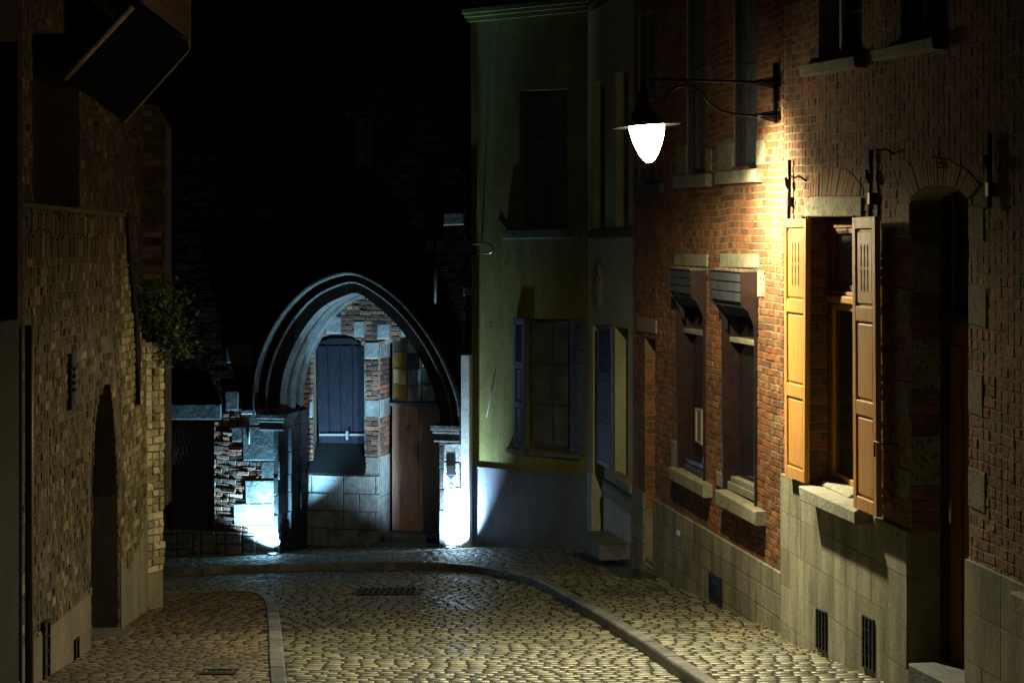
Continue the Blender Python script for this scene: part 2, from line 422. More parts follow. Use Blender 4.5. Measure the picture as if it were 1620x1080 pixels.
def shutter(fr, parent, c, y, mat, panels, slit=False, louvre=None, th=.038, name='shutter'):
    f = quad(c); w = abs(c[1][0]-c[0][0]); st = min(.07/w, .2); mb = MB(); last = 0
    edges = []
    for (t0, t1) in panels:
        mb.prism(sub(f, st, last, 1-st, t0), y, y+th, 0, .004); last = t1
    mb.prism(sub(f, st, last, 1-st, 1), y, y+th, 0, .004)
    mb.prism(sub(f, 0, 0, st, 1), y-.001, y+th, 0, .004); mb.prism(sub(f, 1-st, 0, 1, 1), y-.001, y+th, 0, .004)
    for k, (t0, t1) in enumerate(panels):
        if louvre is not None and k == louvre:
            n = 9
            for i in range(n):
                a = t0+(t1-t0)*i/n; b = t0+(t1-t0)*(i+.8)/n
                q = sub(f, st, a, 1-st, b); vs = [(q[0][0], y+.026, q[0][1]), (q[1][0], y+.026, q[1][1]), (q[2][0], y+.004, q[2][1]), (q[3][0], y+.004, q[3][1])]
                mb.add(vs+[(v[0], v[1]+.007, v[2]) for v in vs], [(3, 2, 1, 0), (4, 5, 6, 7), (0, 1, 5, 4), (2, 3, 7, 6)])
            continue
        mb.prism(sub(f, st, t0, 1-st, t1), y+.018, y+th-.004)
        ms, mt = .018/w, .018/abs(c[3][1]-c[0][1])
        mb.prism(sub(f, st+ms*1.3, t0+mt, 1-st-ms*1.3, t1-mt), y+.007, y+.019, 0, .007)
    o = add(name, mb, mat, parent, fr)
    if slit:
        t0, t1 = panels[0]; d = t1-t0; sm = MB()
        for s in (.36, .5, .64):
            for k in range(2):
                ta, tb = t0+d*(.2+.31*k), t0+d*(.2+.31*(k+1)-.01)
                tm = (ta+tb)/2; e = .013/w*1.2
                pts = [f(s-e*.35, ta), f(s+e*.35, ta), f(s+e, ta+(tb-ta)*.15), f(s+e*.55, tm), f(s+e, tb-(tb-ta)*.15), f(s+e*.35, tb), f(s-e*.35, tb), f(s-e, tb-(tb-ta)*.15), f(s-e*.55, tm), f(s-e, ta+(tb-ta)*.15)]
                sm.prism(pts, y+.0055, y+.008)
        add('carved_slots', sm, M['dark'], o, fr)
    return o
def arch_hole(fr, left, right, top, bottom_l, bottom_r, out=0.0, n=10, pts=None):
    return fr.P(pts, out)

# ================================================================ GROUND
def inside(x, y, poly):
    r = False; n = len(poly)
    for i in range(n):
        x1, y1 = poly[i]; x2, y2 = poly[(i+1) % n]
        if (y1 > y) != (y2 > y) and x < (x2-x1)*(y-y1)/(y2-y1)+x1: r = not r
    return r
def smooth(pts, k=4):
    out = []
    for i in range(len(pts)-1):
        p0 = pts[max(i-1, 0)]; p1 = pts[i]; p2 = pts[i+1]; p3 = pts[min(i+2, len(pts)-1)]
        for j in range(k):
            t = j/k
            out.append(tuple(.5*((2*p1[d])+(-p0[d]+p2[d])*t+(2*p0[d]-5*p1[d]+4*p2[d]-p3[d])*t*t+(-p0[d]+3*p1[d]-3*p2[d]+p3[d])*t**3) for d in (0, 1)))
    out.append(pts[-1]); return out
rk = smooth([gpt(*p) for p in [(-60, 909), (100, 905), (262, 899), (400, 893), (500, 890), (600, 889), (700, 890.5), (760, 896), (820, 907), (860, 921), (900, 944), (950, 973), (1000, 1004), (1050, 1037), (1110, 1078), (1160, 1113), (1250, 1180)]])
lk = smooth([gpt(*p) for p in [(468, 1160), (459, 1100), (452, 1060), (446, 1000), (441, 965), (434, 946), (420, 937), (395, 933.5), (330, 933), (240, 936), (120, 940)]])
def offset(path, d):
    o = []
    for i, p in enumerate(path):
        a = path[max(i-1, 0)]; b = path[min(i+1, len(path)-1)]; t = (b[0]-a[0], b[1]-a[1]); L = math.hypot(*t)
        o.append((p[0]-t[1]/L*d, p[1]+t[0]/L*d))
    return o
KW = .115
rk_in = offset(rk, KW)      # pavement side of the right kerb
lk_in = offset(lk, KW)
DROP = .085
def sheet_grid(x0, x1, y0, y1, step, dz, name, mat):
    mb = MB(); nx = int((x1-x0)/step); ny = int((y1-y0)/step)
    vs = [(x0+i*(x1-x0)/nx, y0+j*(y1-y0)/ny) for j in range(ny+1) for i in range(nx+1)]
    mb.add([(x, y, gz(x, y)+dz) for x, y in vs], [(j*(nx+1)+i, j*(nx+1)+i+1, (j+1)*(nx+1)+i+1, (j+1)*(nx+1)+i) for j in range(ny) for i in range(nx)])
    return add(name, mb, mat)
struct(sheet_grid(-60, 60, -5, 95, 1.0, -DROP-.03, 'ground', M['joint']))
def setts(mb, region, avoid, x0, x1, y0, y1, w, d, gap, gapy, dz, hump, jit, m=0, ang=0.0, rs=1, sq=0):
    R = random.Random(rs); y = y0; row = 0; ca, sa = math.cos(ang), math.sin(ang)
    while y < y1:
        x = x0-(w/2 if row % 2 else 0)+R.uniform(-.02, .02); dr = d*R.uniform(.93, 1.07)
        while x < x1:
            ww = w*(R.uniform(.93, 1.07) if sq else R.uniform(.8, 1.25)); cx, cy = x+ww/2, y+dr/2
            X, Y = cx*ca-cy*sa, cx*sa+cy*ca; x += ww
            if not inside(X, Y, region): continue
            if any(inside(X, Y, a) for a in avoid): continue
            hx, hy = (ww-gap*R.uniform(.7, 1.5))/2, (dr-gapy*R.uniform(.7, 1.3))/2; tz = R.uniform(-jit, jit); tx, ty = R.uniform(-.03, .03), R.uniform(-.02, .02)
            rot = R.uniform(-.04, .04); ox, oy = R.uniform(-.004, .004), R.uniform(-.004, .004)
            vs = []; K = [-1, -.84, .0, .84, 1]
            for b in K:
                for a in K:
                    e = max(abs(a), abs(b)); rr = 1-(0 if sq else .07)*(abs(a)*abs(b))**3
                    lx, ly = a*hx*rr, b*hy*rr
                    px, py = cx+ox+lx-ly*rot, cy+oy+ly+lx*rot+.03*math.sin(cx*1.7+row*.02)+.014*math.sin(cx*4.1+row*.11)
                    wx, wy = px*ca-py*sa, px*sa+py*ca
                    h = hump*(1-.30*(a*a+b*b)) if e < 1 else -.006
                    vs.append((wx, wy, gz(wx, wy)+dz+h+tz+tx*lx+ty*ly+(R.uniform(-.0007, .0007) if e < 1 else 0)))
            mb.add(vs, [(j*5+i, j*5+i+1, (j+1)*5+i+1, (j+1)*5+i) for j in range(4) for i in range(4)], m, True)
        y += dr; row += 1
def clip_sheet(mb, region, dz, m, step=.35):
    pts = [Vector((p[0], p[1], 0)) for p in region]
    bm = bmesh.new(); vs = [bm.verts.new(p) for p in pts]; bm.faces.new(vs)
    ys = sorted({p[1] for p in region}); y = min(ys)+step
    while y < max(ys):
        g = bm.verts[:]+bm.edges[:]+bm.faces[:]
        bmesh.ops.bisect_plane(bm, geom=g, plane_co=(0, y, 0), plane_no=(0, 1, 0)); y += step
    x = min(p[0] for p in region)+1
    while x < max(p[0] for p in region):
        g = bm.verts[:]+bm.edges[:]+bm.faces[:]
        bmesh.ops.bisect_plane(bm, geom=g, plane_co=(x, 0, 0), plane_no=(1, 0, 0)); x += 1
    bmesh.ops.triangulate(bm, faces=bm.faces[:])
    bm.verts.index_update(); bm.normal_update()
    fs = [tuple(v.index for v in f.verts) if f.normal.z > 0 else tuple(v.index for v in reversed(f.verts)) for f in bm.faces]
    mb.add([(v.co.x, v.co.y, gz(v.co.x, v.co.y)+dz) for v in bm.verts], fs, m); bm.free()
drain_c = gpt(612, 922)
drain_poly = [(drain_c[0]-.34, drain_c[1]-.33), (drain_c[0]+.34, drain_c[1]-.33), (drain_c[0]+.34, drain_c[1]+.33), (drain_c[0]-.34, drain_c[1]+.33)]
road_reg = rk[::-1]+[(-9, rk[0][1])]+[(-9, lk[-1][1])]+lk[::-1]
mb = MB(); clip_sheet(mb, road_reg, -DROP-.0085, 1)
setts(mb, road_reg, [drain_poly], -9, 4, 10, 26, .132, .130, .008, .046, -DROP-.008, .0035, .0012, 0, .03, 3)
struct(add('road', mb, [M['cobble'], M['joint']]))
rp_reg = rk_in[::-1]+[(-9, 31), (6, 31), (6, 9), (3.2, 9)]
hatch = [gpt(*p) for p in [(962, 893), (1012, 893), (1040, 914), (985, 914)]]
small_drain = [gpt(*p) for p in [(326, 1057), (366, 1057), (368, 1065), (326, 1065)]]
mb = MB(); clip_sheet(mb, rp_reg, -.0085, 1)
rv = Frame(CX, 1, 1, 0)
setts(mb, rp_reg, [hatch], -7, 4.2, 10.5, 29.5, .140, .132, .008, .040, -.008, .003, .001, 0, .02, 5)
struct(add('pavement', mb, [M['cobble'], M['joint']]))
wl = [FL.world(FL.at(x, 600)[0], 0, 0) for x in (-120, 20, 257)]
lp_reg = [(p[0], p[1]) for p in lk_in]+[(-7, lk_in[-1][1]), (-7, 9), (lk_in[0][0], 9)]
mb = MB(); clip_sheet(mb, lp_reg, -.0085, 1)
setts(mb, lp_reg, [small_drain], -7, 0, 10, 22.5, .128, .098, .006, .026, -.008, .0015, .0006, 0, -.01, 8, sq=1)
struct(add('left_pavement', mb, [M['paver'], M['joint']]))
def kerb(path, inner, name):
    mb = MB(); acc = 0; i = 0; n = len(path); seg = []; gaps = .008
    L = [0]
    for a, b in zip(path, path[1:]): L.append(L[-1]+math.hypot(b[0]-a[0], b[1]-a[1]))
    def pt(P, s):
        s = max(0, min(L[-1], s))
        for k in range(n-1):
            if L[k+1] >= s: t = (s-L[k])/max(1e-6, L[k+1]-L[k]); return (P[k][0]+(P[k+1][0]-P[k][0])*t, P[k][1]+(P[k+1][1]-P[k][1])*t)
        return P[-1]
    s = 0
    while s < L[-1]-.05:
        e = min(L[-1], s+random.uniform(.75, 1.05)); ks = 6; vs = []; dz = random.uniform(-.004, .004)
        for k in range(ks+1):
            q = s+gaps/2+(e-s-gaps)*k/ks; o_ = pt(path, q); i_ = pt(inner, q)
            mixp = lambda t: (o_[0]+(i_[0]-o_[0])*t, o_[1]+(i_[1]-o_[1])*t)
            for t, z in ((0, -.16), (0.0, -.022), (.04, -.008), (.12, 0), (.92, 0.002), (1, -.006), (1, -.16)):
                x, y = mixp(t); vs.append((x, y, gz(x, y)+z+dz+.004+random.uniform(-.0015, .0015)))
        fs = [(k*7+j, k*7+j+1, (k+1)*7+j+1, (k+1)*7+j) for k in range(ks) for j in range(6)]+[tuple(range(7)), tuple(ks*7+j for j in reversed(range(7)))]
        mb.add(vs, [tuple(reversed(f)) for f in fs]); s = e
    return struct(add(name, mb, M['kerb']))
kerb(rk, rk_in, 'kerb'); kerb(lk, lk_in, 'left_kerb')
# drain covers
mb = MB(); x0, y0 = drain_poly[0]; x1, y1 = drain_poly[2]
def gb(mb, xa, xb, ya, yb, z0, z1, m=0):
    vs = []
    for z in (z0, z1):
        for (x, y) in ((xa, ya), (xb, ya), (xb, yb), (xa, yb)): vs.append((x, y, gz(x, y)+z))
    mb.add(vs, [(0,3,2,1),(4,5,6,7),(0,1,5,4),(1,2,6,5),(2,3,7,6),(3,0,4,7)], m)
for q in ((x0, x1, y0, y0+.04), (x0, x1, y1-.04, y1), (x0, x0+.04, y0+.04, y1-.04), (x1-.04, x1, y0+.04, y1-.04)): gb(mb, *q, -DROP-.05, -DROP+.005)
for i in range(9):
    xa = x0+.05+i*.066; gb(mb, xa, xa+.034, y0+.04, y1-.04, -DROP-.04, -DROP+.002)
gb(mb, x0+.04, x1-.04, y0+.3, y0+.34, -DROP-.04, -DROP+.004)
tag(add('drain_grate', mb, M['iron']), 'square black iron drain grate in the cobbled road before the arch', 'drain')
mb = MB(); xs = [p[0] for p in small_drain]; ys = [p[1] for p in small_drain]; xa, xb, ya, yb = min(xs), max(xs), min(ys), max(ys)
gb(mb, xa, xb, ya, ya+.015, -.03, .0); gb(mb, xa, xb, yb-.015, yb, -.03, .0)
for i in range(7): t = xa+(xb-xa)*i/6.0; gb(mb, t-.006, t+.006, ya+.015, yb-.015, -.03, -.002)
tag(add('gully_cover', mb, M['iron']), 'small dark iron gully cover set in the left brick pavement', 'drain')
mb = MB()
vs = [(x, y, gz(x, y)+.012) for x, y in hatch]+[(x, y, gz(x, y)-.03) for x, y in hatch]
mb.add(vs, [(3,2,1,0),(4,5,6,7)]+[(i, (i+1)%4, 4+(i+1)%4, 4+i) for i in range(4)])
tag(add('cellar_hatch', mb, flat_mat('wet_iron_plate', (.05, .055, .07), .25, .3)), 'wet dark cellar hatch plate lying in pavement by the green house', 'hatch')
# fallen leaves
mb = MB()
def litter(n, pxr, pyr, size=.03):
    for _ in range(n):
        p = gpt(random.uniform(*pxr), random.uniform(*pyr)); x, y = p; a = random.uniform(0, 6.3); s = random.uniform(.4, 1)*size
        if x > 0 and y > 0:
            pass
        z = gz(x, y)+.014; c, d = math.cos(a)*s, math.sin(a)*s
        mb.add([(x-c, y-d, z), (x+d*.5, y-c*.5, z+.004), (x+c, y+d, z+random.uniform(0, .012)), (x-d*.5, y+c*.5, z+.003)], [(0, 1, 2, 3)])
litter(150, (1130, 1250), (985, 1015)); litter(60, (1240, 1330), (1010, 1040)); litter(140, (185, 260), (960, 1000), .025); litter(60, (205, 330), (985, 1075), .02)
litter(50, (560, 1050), (960, 1075), .015)
tag(add('fallen_leaves', mb, M['litter']), 'scattered brown fallen leaves along the pavements', 'leaves')['kind'] = 'stuff'

# ================================================================ RIGHT HOUSE A (orange brick)
fr = FA
hA = thing('brick_house', 'orange brick house with two shuttered-box windows behind the street lamp', 'house', fr)
ZT = 4.4-0
outerA = fr.P([(1003, 1000), (1240, 1010), (1240, 200), (1003, 200)])
uL, uR = fr.at(1003, 500)[0], fr.at(1239.5, 500)[0]; top = 3.3-fr.z0
n = 8
def ground_line(fr, a, b, n=8, dz=-.9): return [(a+(b-a)*i/n, fr.ground(a+(b-a)*i/n)+dz) for i in range(n+1)]
outerA = ground_line(fr, uL, uR)+[(uR, top), (uL, top)]
lowA = [fr.rect(1074, 424, 1117, 762), fr.rect(1146, 427, 1199, 790)]
lowA = [fr.P([(1074, 422), (1117, 424), (1117, 764), (1074, 744)]), fr.P([(1146, 425), (1199, 427), (1199, 802), (1146, 777)])]
upA = [fr.P([(1087, -60), (1118, -80), (1118, 274), (1087, 276)]), fr.P([(1161, -60), (1198, -80), (1198, 266), (1161, 269)]), fr.P([(1011, 25), (1037, 18), (1037, 293), (1011, 293)])]
doorA = [fr.P([(1021, 530), (1037, 533), (1037, 893), (1021, 880)])]
holesA = lowA+upA+doorA
plA = fr.P([(1003, 768), (1037, 790), (1240, 908)])         # top edge of the plinth
plinthA = ground_line(fr, uL, uR)+[(uR, plA[2][1]), plA[1], (uL, plA[0][1])]
quA = [fr.P(q) for q in ([(1198.5, 222), (1212, 221), (1212, 260), (1198.5, 262)], [(1136, 228), (1160.5, 226), (1160.5, 268.5), (1136, 270)], [(1118.5, 236), (1127, 235), (1127, 270), (1118.5, 272)],
    [(1200, 428), (1211, 428), (1211, 470), (1200, 470)], [(1064, 696), (1073.5, 700), (1073.5, 742), (1064, 738)], [(1136, 745), (1145.5, 749), (1145.5, 772), (1136, 768)], [(1072, 232), (1086.5, 231), (1086.5, 274), (1072, 275)])]
linA = [fr.P([(1069, 401), (1121, 403), (1121, 422), (1069, 420)]), fr.P([(1142, 401), (1202, 402), (1202, 424), (1142, 423)]), fr.P([(1010, 500), (1040, 506), (1040, 528), (1010, 524)])]
mb = MB(); mb.sheet(outerA, holesA, 0, 0)
for h in lowA+upA: mb.band(h, 0, .28, 0)
for h in doorA: mb.band(h, 0, .6, 0)
reg = [(uL, plA[0][1]), (uL, top), (uR, top), (uR, plA[2][1]), plA[1]]
bricks(mb, reg, holesA+quA+linA, bl=.19, ch=.064, wave=.009, jit=.003, out=.006, header=.45)
for h in lowA+doorA:
    u = min(p[0] for p in h); zz = sorted(p[1] for p in h)
    side_bricks(mb, u+.001, 1, .0, .28, zz[0]+(.55 if h in doorA else 0), zz[-1])
add('brick_wall', mb, [M['mortar'], M['brick_a']], hA, fr)
mb = MB(); bricks(mb, plinthA, doorA, ch=.197, bl=.5, gap=.010, out=.03, jit=.001, wave=0, header=.2, m=0, cham=.002, rough_out=.001, top=True, shear=(plA[2][1]-plA[1][1])/(plA[2][0]-plA[1][0]))
mb2 = MB(); strip_sheet(mb2, fr, [(uL, plA[0][1]), plA[1], (uR, plA[2][1])], doorA[0], -.026)
add('plinth', mb, M['plinth'], hA, fr); add('plinth_backing', mb2, M['mortar_d'], hA, fr)
for q, w_ in zip(linA, range(3)):
    mb = MB(); mb.prism(q, -.02, .04, 0, .006); add('lintel', mb, M['stone'], hA, fr)
for q in quA:
    mb = MB(); mb.prism(q, -.016, .02, 0, .006); add('quoin_stone', mb, M['pit'], hA, fr)
def sill(fr, parent, px, out, mat, back=.06):
    mb = MB(); mb.prism(fr.P(px, out), -out, back, 0, .008); return add('window_sill', mb, mat, parent, fr)
sill(fr, hA, [(1058, 738), (1112, 766), (1112, 787), (1058, 757)], .10, M['stone'], .1)
sill(fr, hA, [(1131, 774), (1194, 809), (1194, 831), (1131, 797)], .11, M['stone'], .1)
sill(fr, hA, [(1064, 277), (1116, 275), (1116, 295), (1064, 299)], .07, M['stone'])
sill(fr, hA, [(1130, 272), (1194, 267), (1194, 288), (1130, 292)], .08, M['stone'])
sill(fr, hA, [(1003, 292), (1043, 289), (1043, 304), (1003, 308)], .06, M['bluestone'])
def pxwin(fr, parent, px, y, *a, **k): return window(fr, parent, fr.P(px, -y), y, *a, **k)
# lower windows: glazing, proud dark surround and the roller box above
for k, (xl, xr, yt, yb, h) in enumerate(((1074, 1117, 424, 757, lowA[0]), (1146, 1199, 427, 790, lowA[1]))):
    c = [h[0], h[1], h[2], h[3]]; dz = .16
    wdw = window(fr, hA, [(p[0], p[1]+(.10 if i > 1 else 0)) for i, p in enumerate(c)], .10, M['purplewood'], M['glass'], 1, 1, th=.075, bar=.03)
    f = quad(c); w = c[1][0]-c[0][0]; hh = c[0][1]-c[3][1]
    mb = MB()
    for s0, s1 in ((0, .06/w), (1-.035/w, 1)):
        mb = MB(); mb.prism(sub(f, s0, 0, s1, .995), -.028, .10, 0, .005); add('window_surround', mb, M['purplewood'], hA, fr)
    mb = MB(); t = (.30 if k == 0 else .305); mb.prism(sub(f, .05, t, .97, t+.022), .035, .12, 0, .005); add('transom', mb, M['stone'], hA, fr)
    mb = MB(); mb.prism(sub(f, .10, .925, .97, .95), .03, .12, 0, .006); mb.prism(sub(f, .06, .95, .99, .985), .01, .12, 0, .006); add('bottom_rail', mb, M['stone'] if k else M['purplewood'], hA, fr)
    # roller box: slatted front, curved cheeks
    A = fr.P([(xl-15 if k == 0 else xl-21, yt+1), (1097 if k == 0 else 1176, yt+4)], .16); x0, x1 = A[0][0], A[1][0]; zt = A[1][1]; H = (.235 if k == 0 else .27)
    x1 = c[1][0]+.02; x0 = x0
    bx = bpy.data.objects
    mb = MB(); n = 4
    for i in range(3):
        za = zt-.01-i*H/3; mb.prism([(x0, za), (x1, za), (x1, za-H/3+.012), (x0, za-H/3+.012)], -.16, -.135, 0, .003)
    mb.box(x0+.01, x1-.01, -.138, -.004, zt-H+.01, zt-.012)
    o = add('roller_box', mb, M['slate'], hA, fr)
    mb = MB()
    for i in range(4):
        mb.box(x0+.03, x1-.03, -.125+i*.025, -.10+i*.025, zt-H-.05-i*.03, zt-H+.012)
    add('slat_apron', mb, M['blackwood'], o, fr)
    mb = MB(); pr = [(-.168, zt), (0, zt+.01), (0, zt-H-.30), (-.03, zt-H-.27), (-.055, zt-H-.18), (-.10, zt-H-.08), (-.16, zt-H-.03), (-.168, zt-H+.01)]
    for xx in (x0-.018, x1): mb = MB(); mb.sidep(pr, xx, xx+.018); add('cheek', mb, M['purplewood'], o, fr)
    mb = MB(); mb.box(x0-.02, x1+.02, -.175, 0, zt+.002, zt+.016); add('box_cover', mb, M['lead'], o, fr)
    mb = MB()
    for _ in range(90):
        x, y = random.uniform(x0, x1), random.uniform(-.16, -.02); r = random.uniform(.004, .012)
        mb.lathe([(0, r*1.2), (r, r*.5), (r, 0)], 0, 5, (x, y, zt+.015))
    add('moss', mb, M['litter'], o, fr)['kind'] = 'stuff'
# picture frame and chair shapes behind the panes
mb = MB(); q = fr.P([(1099, 645), (1110, 648), (1110, 704), (1099, 697)], -.09)
ff = quad(q)
for qq in (sub(ff, 0, 0, .2, 1), sub(ff, .8, 0, 1, 1), sub(ff, .2, 0, .8, .06), sub(ff, .2, .94, .8, 1)): mb.prism(qq, .092, .11)
o = add('notice_frame', mb, M['white'], hA, fr)
mb = MB(); mb.prism(sub(ff, .2, .06, .8, .94), .10, .106); add('notice', mb, plain_mat('faded_notice', (.12, .05, .02), (.35, .16, .06), .5, 12, 40, .001), o, fr)
# upper windows
def lining(fr, parent, h, y0, y1, mat, sides=('l',), t=.012):
    f = quad(h); w = abs(h[1][0]-h[0][0]); mb = MB()
    mb.prism(sub(f, 0, 0, t/w, 1), y0, y1); add('reveal_board', mb, mat, parent, fr)
for h in upA: window(fr, hA, h, .07, M['slate'], M['glassc'], 1, 2, th=.06); lining(fr, hA, h, .012, .16, M['blackwood'])
mb = MB(); mb.box(*[min(p[0] for p in doorA[0]), max(p[0] for p in doorA[0])], .45, .5, min(p[1] for p in doorA[0])-.2, max(p[1] for p in doorA[0])); add('door', mb, M['blackwood'], hA, fr)
def grille(fr, parent, px, mat, bars=7, vertical=0, name='vent_grille', out=.034):
    c = fr.P(px, out); f = quad(c); mb = MB(); y = -out
    for qq in (sub(f, 0, 0, .1, 1), sub(f, .9, 0, 1, 1), sub(f, .1, 0, .9, .03), sub(f, .1, .97, .9, 1)): mb.prism(qq, y-.01, y+.02)
    for i in range(bars):
        t = (i+1)/(bars+1); mb.prism(sub(f, .1, t-.018, .9, t+.018), y-.006, y+.018)
    for i in range(vertical):
        s = (i+1)/(vertical+1); mb.prism(sub(f, s-.05, .03, s+.05, .97), y-.012, y+.0)
    o = add(name, mb, mat, parent, fr)
    mb = MB(); mb.prism(c, y+.004, y+.025); add('vent_void', mb, M['dark'], o, fr); return o
grille(fr, hA, [(1122, 903), (1142, 917), (1142, 958), (1122, 944)], M['iron'], 9)
mb = MB(); mb.prism(fr.P([(1070.5, 838), (1075, 839), (1075, 847), (1070.5, 846)], .034), -.036, -.02); add('wall_stud', mb, M['signwhite'], hA, fr)
# roof far above the frame
mb = MB(); mb.add([(uL, -.5, top-.1), (uR, -.5, top-.1), (uR, 3.5, top+2.6), (uL, 3.5, top+2.6), (uL, -.5, top+.05), (uR, -.5, top+.05), (uR, 3.5, top+2.75), (uL, 3.5, top+2.75)], [(0,3,2,1),(4,5,6,7),(0,1,5,4),(1,2,6,5),(2,3,7,6),(3,0,4,7)])
add('roof', mb, M['tile'], hA, fr)

# ================================================================ RIGHT HOUSE B (brown brick, honey shutters)
fr = FB
hB = thing('brick_house', 'brown brick house with honey wood shutters and tall arched doorway', 'house', fr)
uL, uR = fr.at(1240, 500)[0], fr.at(1700, 500)[0]; top = 3.3-fr.z0
outerB = ground_line(fr, uL, uR, 12)+[(uR, top), (uL, top)]
winB = [fr.P([(1279, 343), (1366, 343), (1366, 808), (1279, 768)])]
doorB = [fr.P([(1441, 318), (1450, 308), (1466, 297), (1485, 292), (1503, 294), (1519, 302), (1533, 318), (1533, 1100), (1441, 1052)])]
upB = [fr.P([(1296, -60), (1366, -60), (1366, 87), (1296, 99)]), fr.P([(1425, -60), (1500, -60), (1500, 55), (1425, 70)])]
plB = fr.P([(1240, 750), (1441, 840), (1533, 891), (1700, 972)])
lin = fr.P([(1276, 314), (1367, 312), (1367, 342.5), (1276, 342.5)])
qB = [fr.P(q) for q in ([(1421, 322), (1440.5, 320), (1440.5, 374), (1421, 374)], [(1423, 455), (1440.5, 457), (1440.5, 520), (1423, 516)], [(1420, 600), (1440.5, 604), (1440.5, 668), (1420, 662)], [(1424, 738), (1440.5, 744), (1440.5, 790), (1424, 784)],
      [(1533.5, 325), (1558, 328), (1558, 382), (1533.5, 378)], [(1533.5, 450), (1562, 456), (1562, 520), (1533.5, 512)], [(1533.5, 585), (1556, 592), (1556, 660), (1533.5, 652)], [(1533.5, 738), (1560, 748), (1560, 812), (1533.5, 800)])]
relief = fr.P([(1279, 312), (1283, 292), (1296, 272), (1318, 262), (1340, 266), (1358, 282), (1368, 300), (1368, 311)])
arc_out = fr.P([(1419, 318), (1421, 288), (1440, 262), (1470, 248), (1500, 250), (1528, 264), (1550, 290), (1557, 322)])
arcD = arc_out+fr.P([(1533.5, 318), (1519, 301), (1503, 293), (1485, 291), (1466, 296), (1450, 307), (1441, 317)])
holesB = winB+doorB+upB
mb = MB(); mb.sheet(outerB, holesB, 0, 0)
for h in winB+upB: mb.band(h, 0, .32, 0)
mb.band(doorB[0], 0, .5, 0)
reg = [(uL, plB[0][1]), (uL, top), (uR, top), (uR, plB[3][1]), plB[2], plB[1]]
bricks(mb, reg, holesB+qB+[lin, relief, arcD], bl=.19, ch=.066, wave=.010, jit=.003, out=.003, header=.85, cham=.003, rough_out=.003, gap=.011)
u = min(p[0] for p in winB[0]); side_bricks(mb, u+.001, 1, 0, .3, winB[0][3][1], winB[0][0][1])
u = min(p[0] for p in doorB[0]); zt = max(p[1] for p in doorB[0])-.15
plz = plB[1][1]
k = 0; z = plz
while z < zt:
    h = .34 if k % 2 else .30
    if k % 2: mb.box(u-.01, u+.012, .005, .215, z+.006, min(z+h, zt)-.006, 2)
    else: side_bricks(mb, u+.001, 1, 0, .215, z, min(z+h, zt))
    z += h; k += 1
# soldier bricks of the two relieving arches
def soldiers(path_in, path_out, n, y=-.014):
    for i in range(n):
        s0, s1 = i/n, (i+.9)/n
        def pt(P, s):
            k = s*(len(P)-1); a = int(min(k, len(P)-2)); t = k-a; return (P[a][0]+(P[a+1][0]-P[a][0])*t, P[a][1]+(P[a+1][1]-P[a][1])*t)
        j = random.uniform(.002, .008)
        mb.prism([pt(path_in, s0), pt(path_in, s1), pt(path_out, s1), pt(path_out, s0)], y+j, .01, 1, .004)
soldiers(fr.P([(1280, 311), (1367, 310)]), fr.P([(1282, 292), (1297, 274), (1318, 264), (1340, 267), (1356, 282), (1367, 298)]), 19)
soldiers(fr.P([(1441, 316), (1450, 306), (1466, 295), (1485, 290), (1503, 292), (1519, 300), (1533, 316)]), fr.P([(1422, 290), (1440, 264), (1470, 250), (1500, 252), (1528, 266), (1553, 292)]), 26)
add('brick_wall', mb, [M['mortar'], M['brick_b'], M['pit']], hB, fr)
plinthB = ground_line(fr, uL, uR, 12)+[(uR, plB[3][1]), plB[2], plB[1], (uL, plB[0][1])]
mb = MB(); bricks(mb, plinthB, doorB, ch=.305, bl=.6, gap=.004, out=.03, jit=.0006, wave=0, header=.1, m=0, cham=.0015, rough_out=.0006, top=True)
add('plinth', mb, M['plinth'], hB, fr)
mb = MB(); strip_sheet(mb, fr, [(uL, plB[0][1]), plB[1], plB[2], (uR, plB[3][1])], doorB[0], -.027); add('plinth_backing', mb, M['mortar'], hB, fr)
mb = MB(); mb.prism(lin, -.024, .05, 0, .006); add('lintel', mb, M['pit'], hB, fr)
pitd = pit_mat('dark_pitted_stone', (.14, .13, .095), (.25, .235, .17))
for q in qB: mb = MB(); mb.prism(q, -.009, .02, 0, .006); add('quoin_stone', mb, pitd, hB, fr)
s_ = sill(fr, hB, [(1263, 768), (1352, 808), (1352, 829), (1265, 791)], .15, M['stone'], .18)
sill(fr, hB, [(1262, 104), (1350, 88), (1352, 107), (1265, 122)], .09, M['stone'])
sill(fr, hB, [(1376, 80), (1474, 58), (1476, 78), (1379, 97)], .09, M['stone'])
sill(fr, hB, [(1597, 935), (1700, 985), (1700, 1018), (1600, 964)], .09, M['stone'])
mb = MB(); mb.prism(fr.P([(1306, 760), (1352, 782), (1352, 800), (1306, 778)], -.06), .02, .2, 0, .02); add('inner_sill', mb, M['stone'], hB, fr)
# window joinery
y = .155
c = fr.P([(1309, 349), (1372, 346), (1372, 800), (1309, 764)], -y)
f = quad(c); w = c[1][0]-c[0][0]; H = c[0][1]-c[3][1]; mb = MB(); a = .055/w
for q in (sub(f, 0, 0, a, 1), sub(f, 1-a, 0, 1, 1), sub(f, a, 0, 1-a, .03), sub(f, a, .965, 1-a, 1)): mb.prism(q, y, y+.07, 0, .006)
add('window_frame', mb, M['wooddark'], hB, fr)
mb = MB(); mb.prism(sub(f, a, .278, 1-a, .306), y-.04, y+.05, 0, .01); mb.prism(sub(f, a, .262, 1-a, .277), y-.015, y+.05, 0, .006); add('transom', mb, M['wood'], hB, fr)
for (t0, t1, gm) in ((.03, .26, M['glassc']), (.312, .965, M['glass'])):
    window(fr, hB, sub(f, a, t0, 1-a, t1), y+.012, M['wood'] if t0 > .1 else M['wooddark'], gm, 1, 1, th=.045, name='casement')
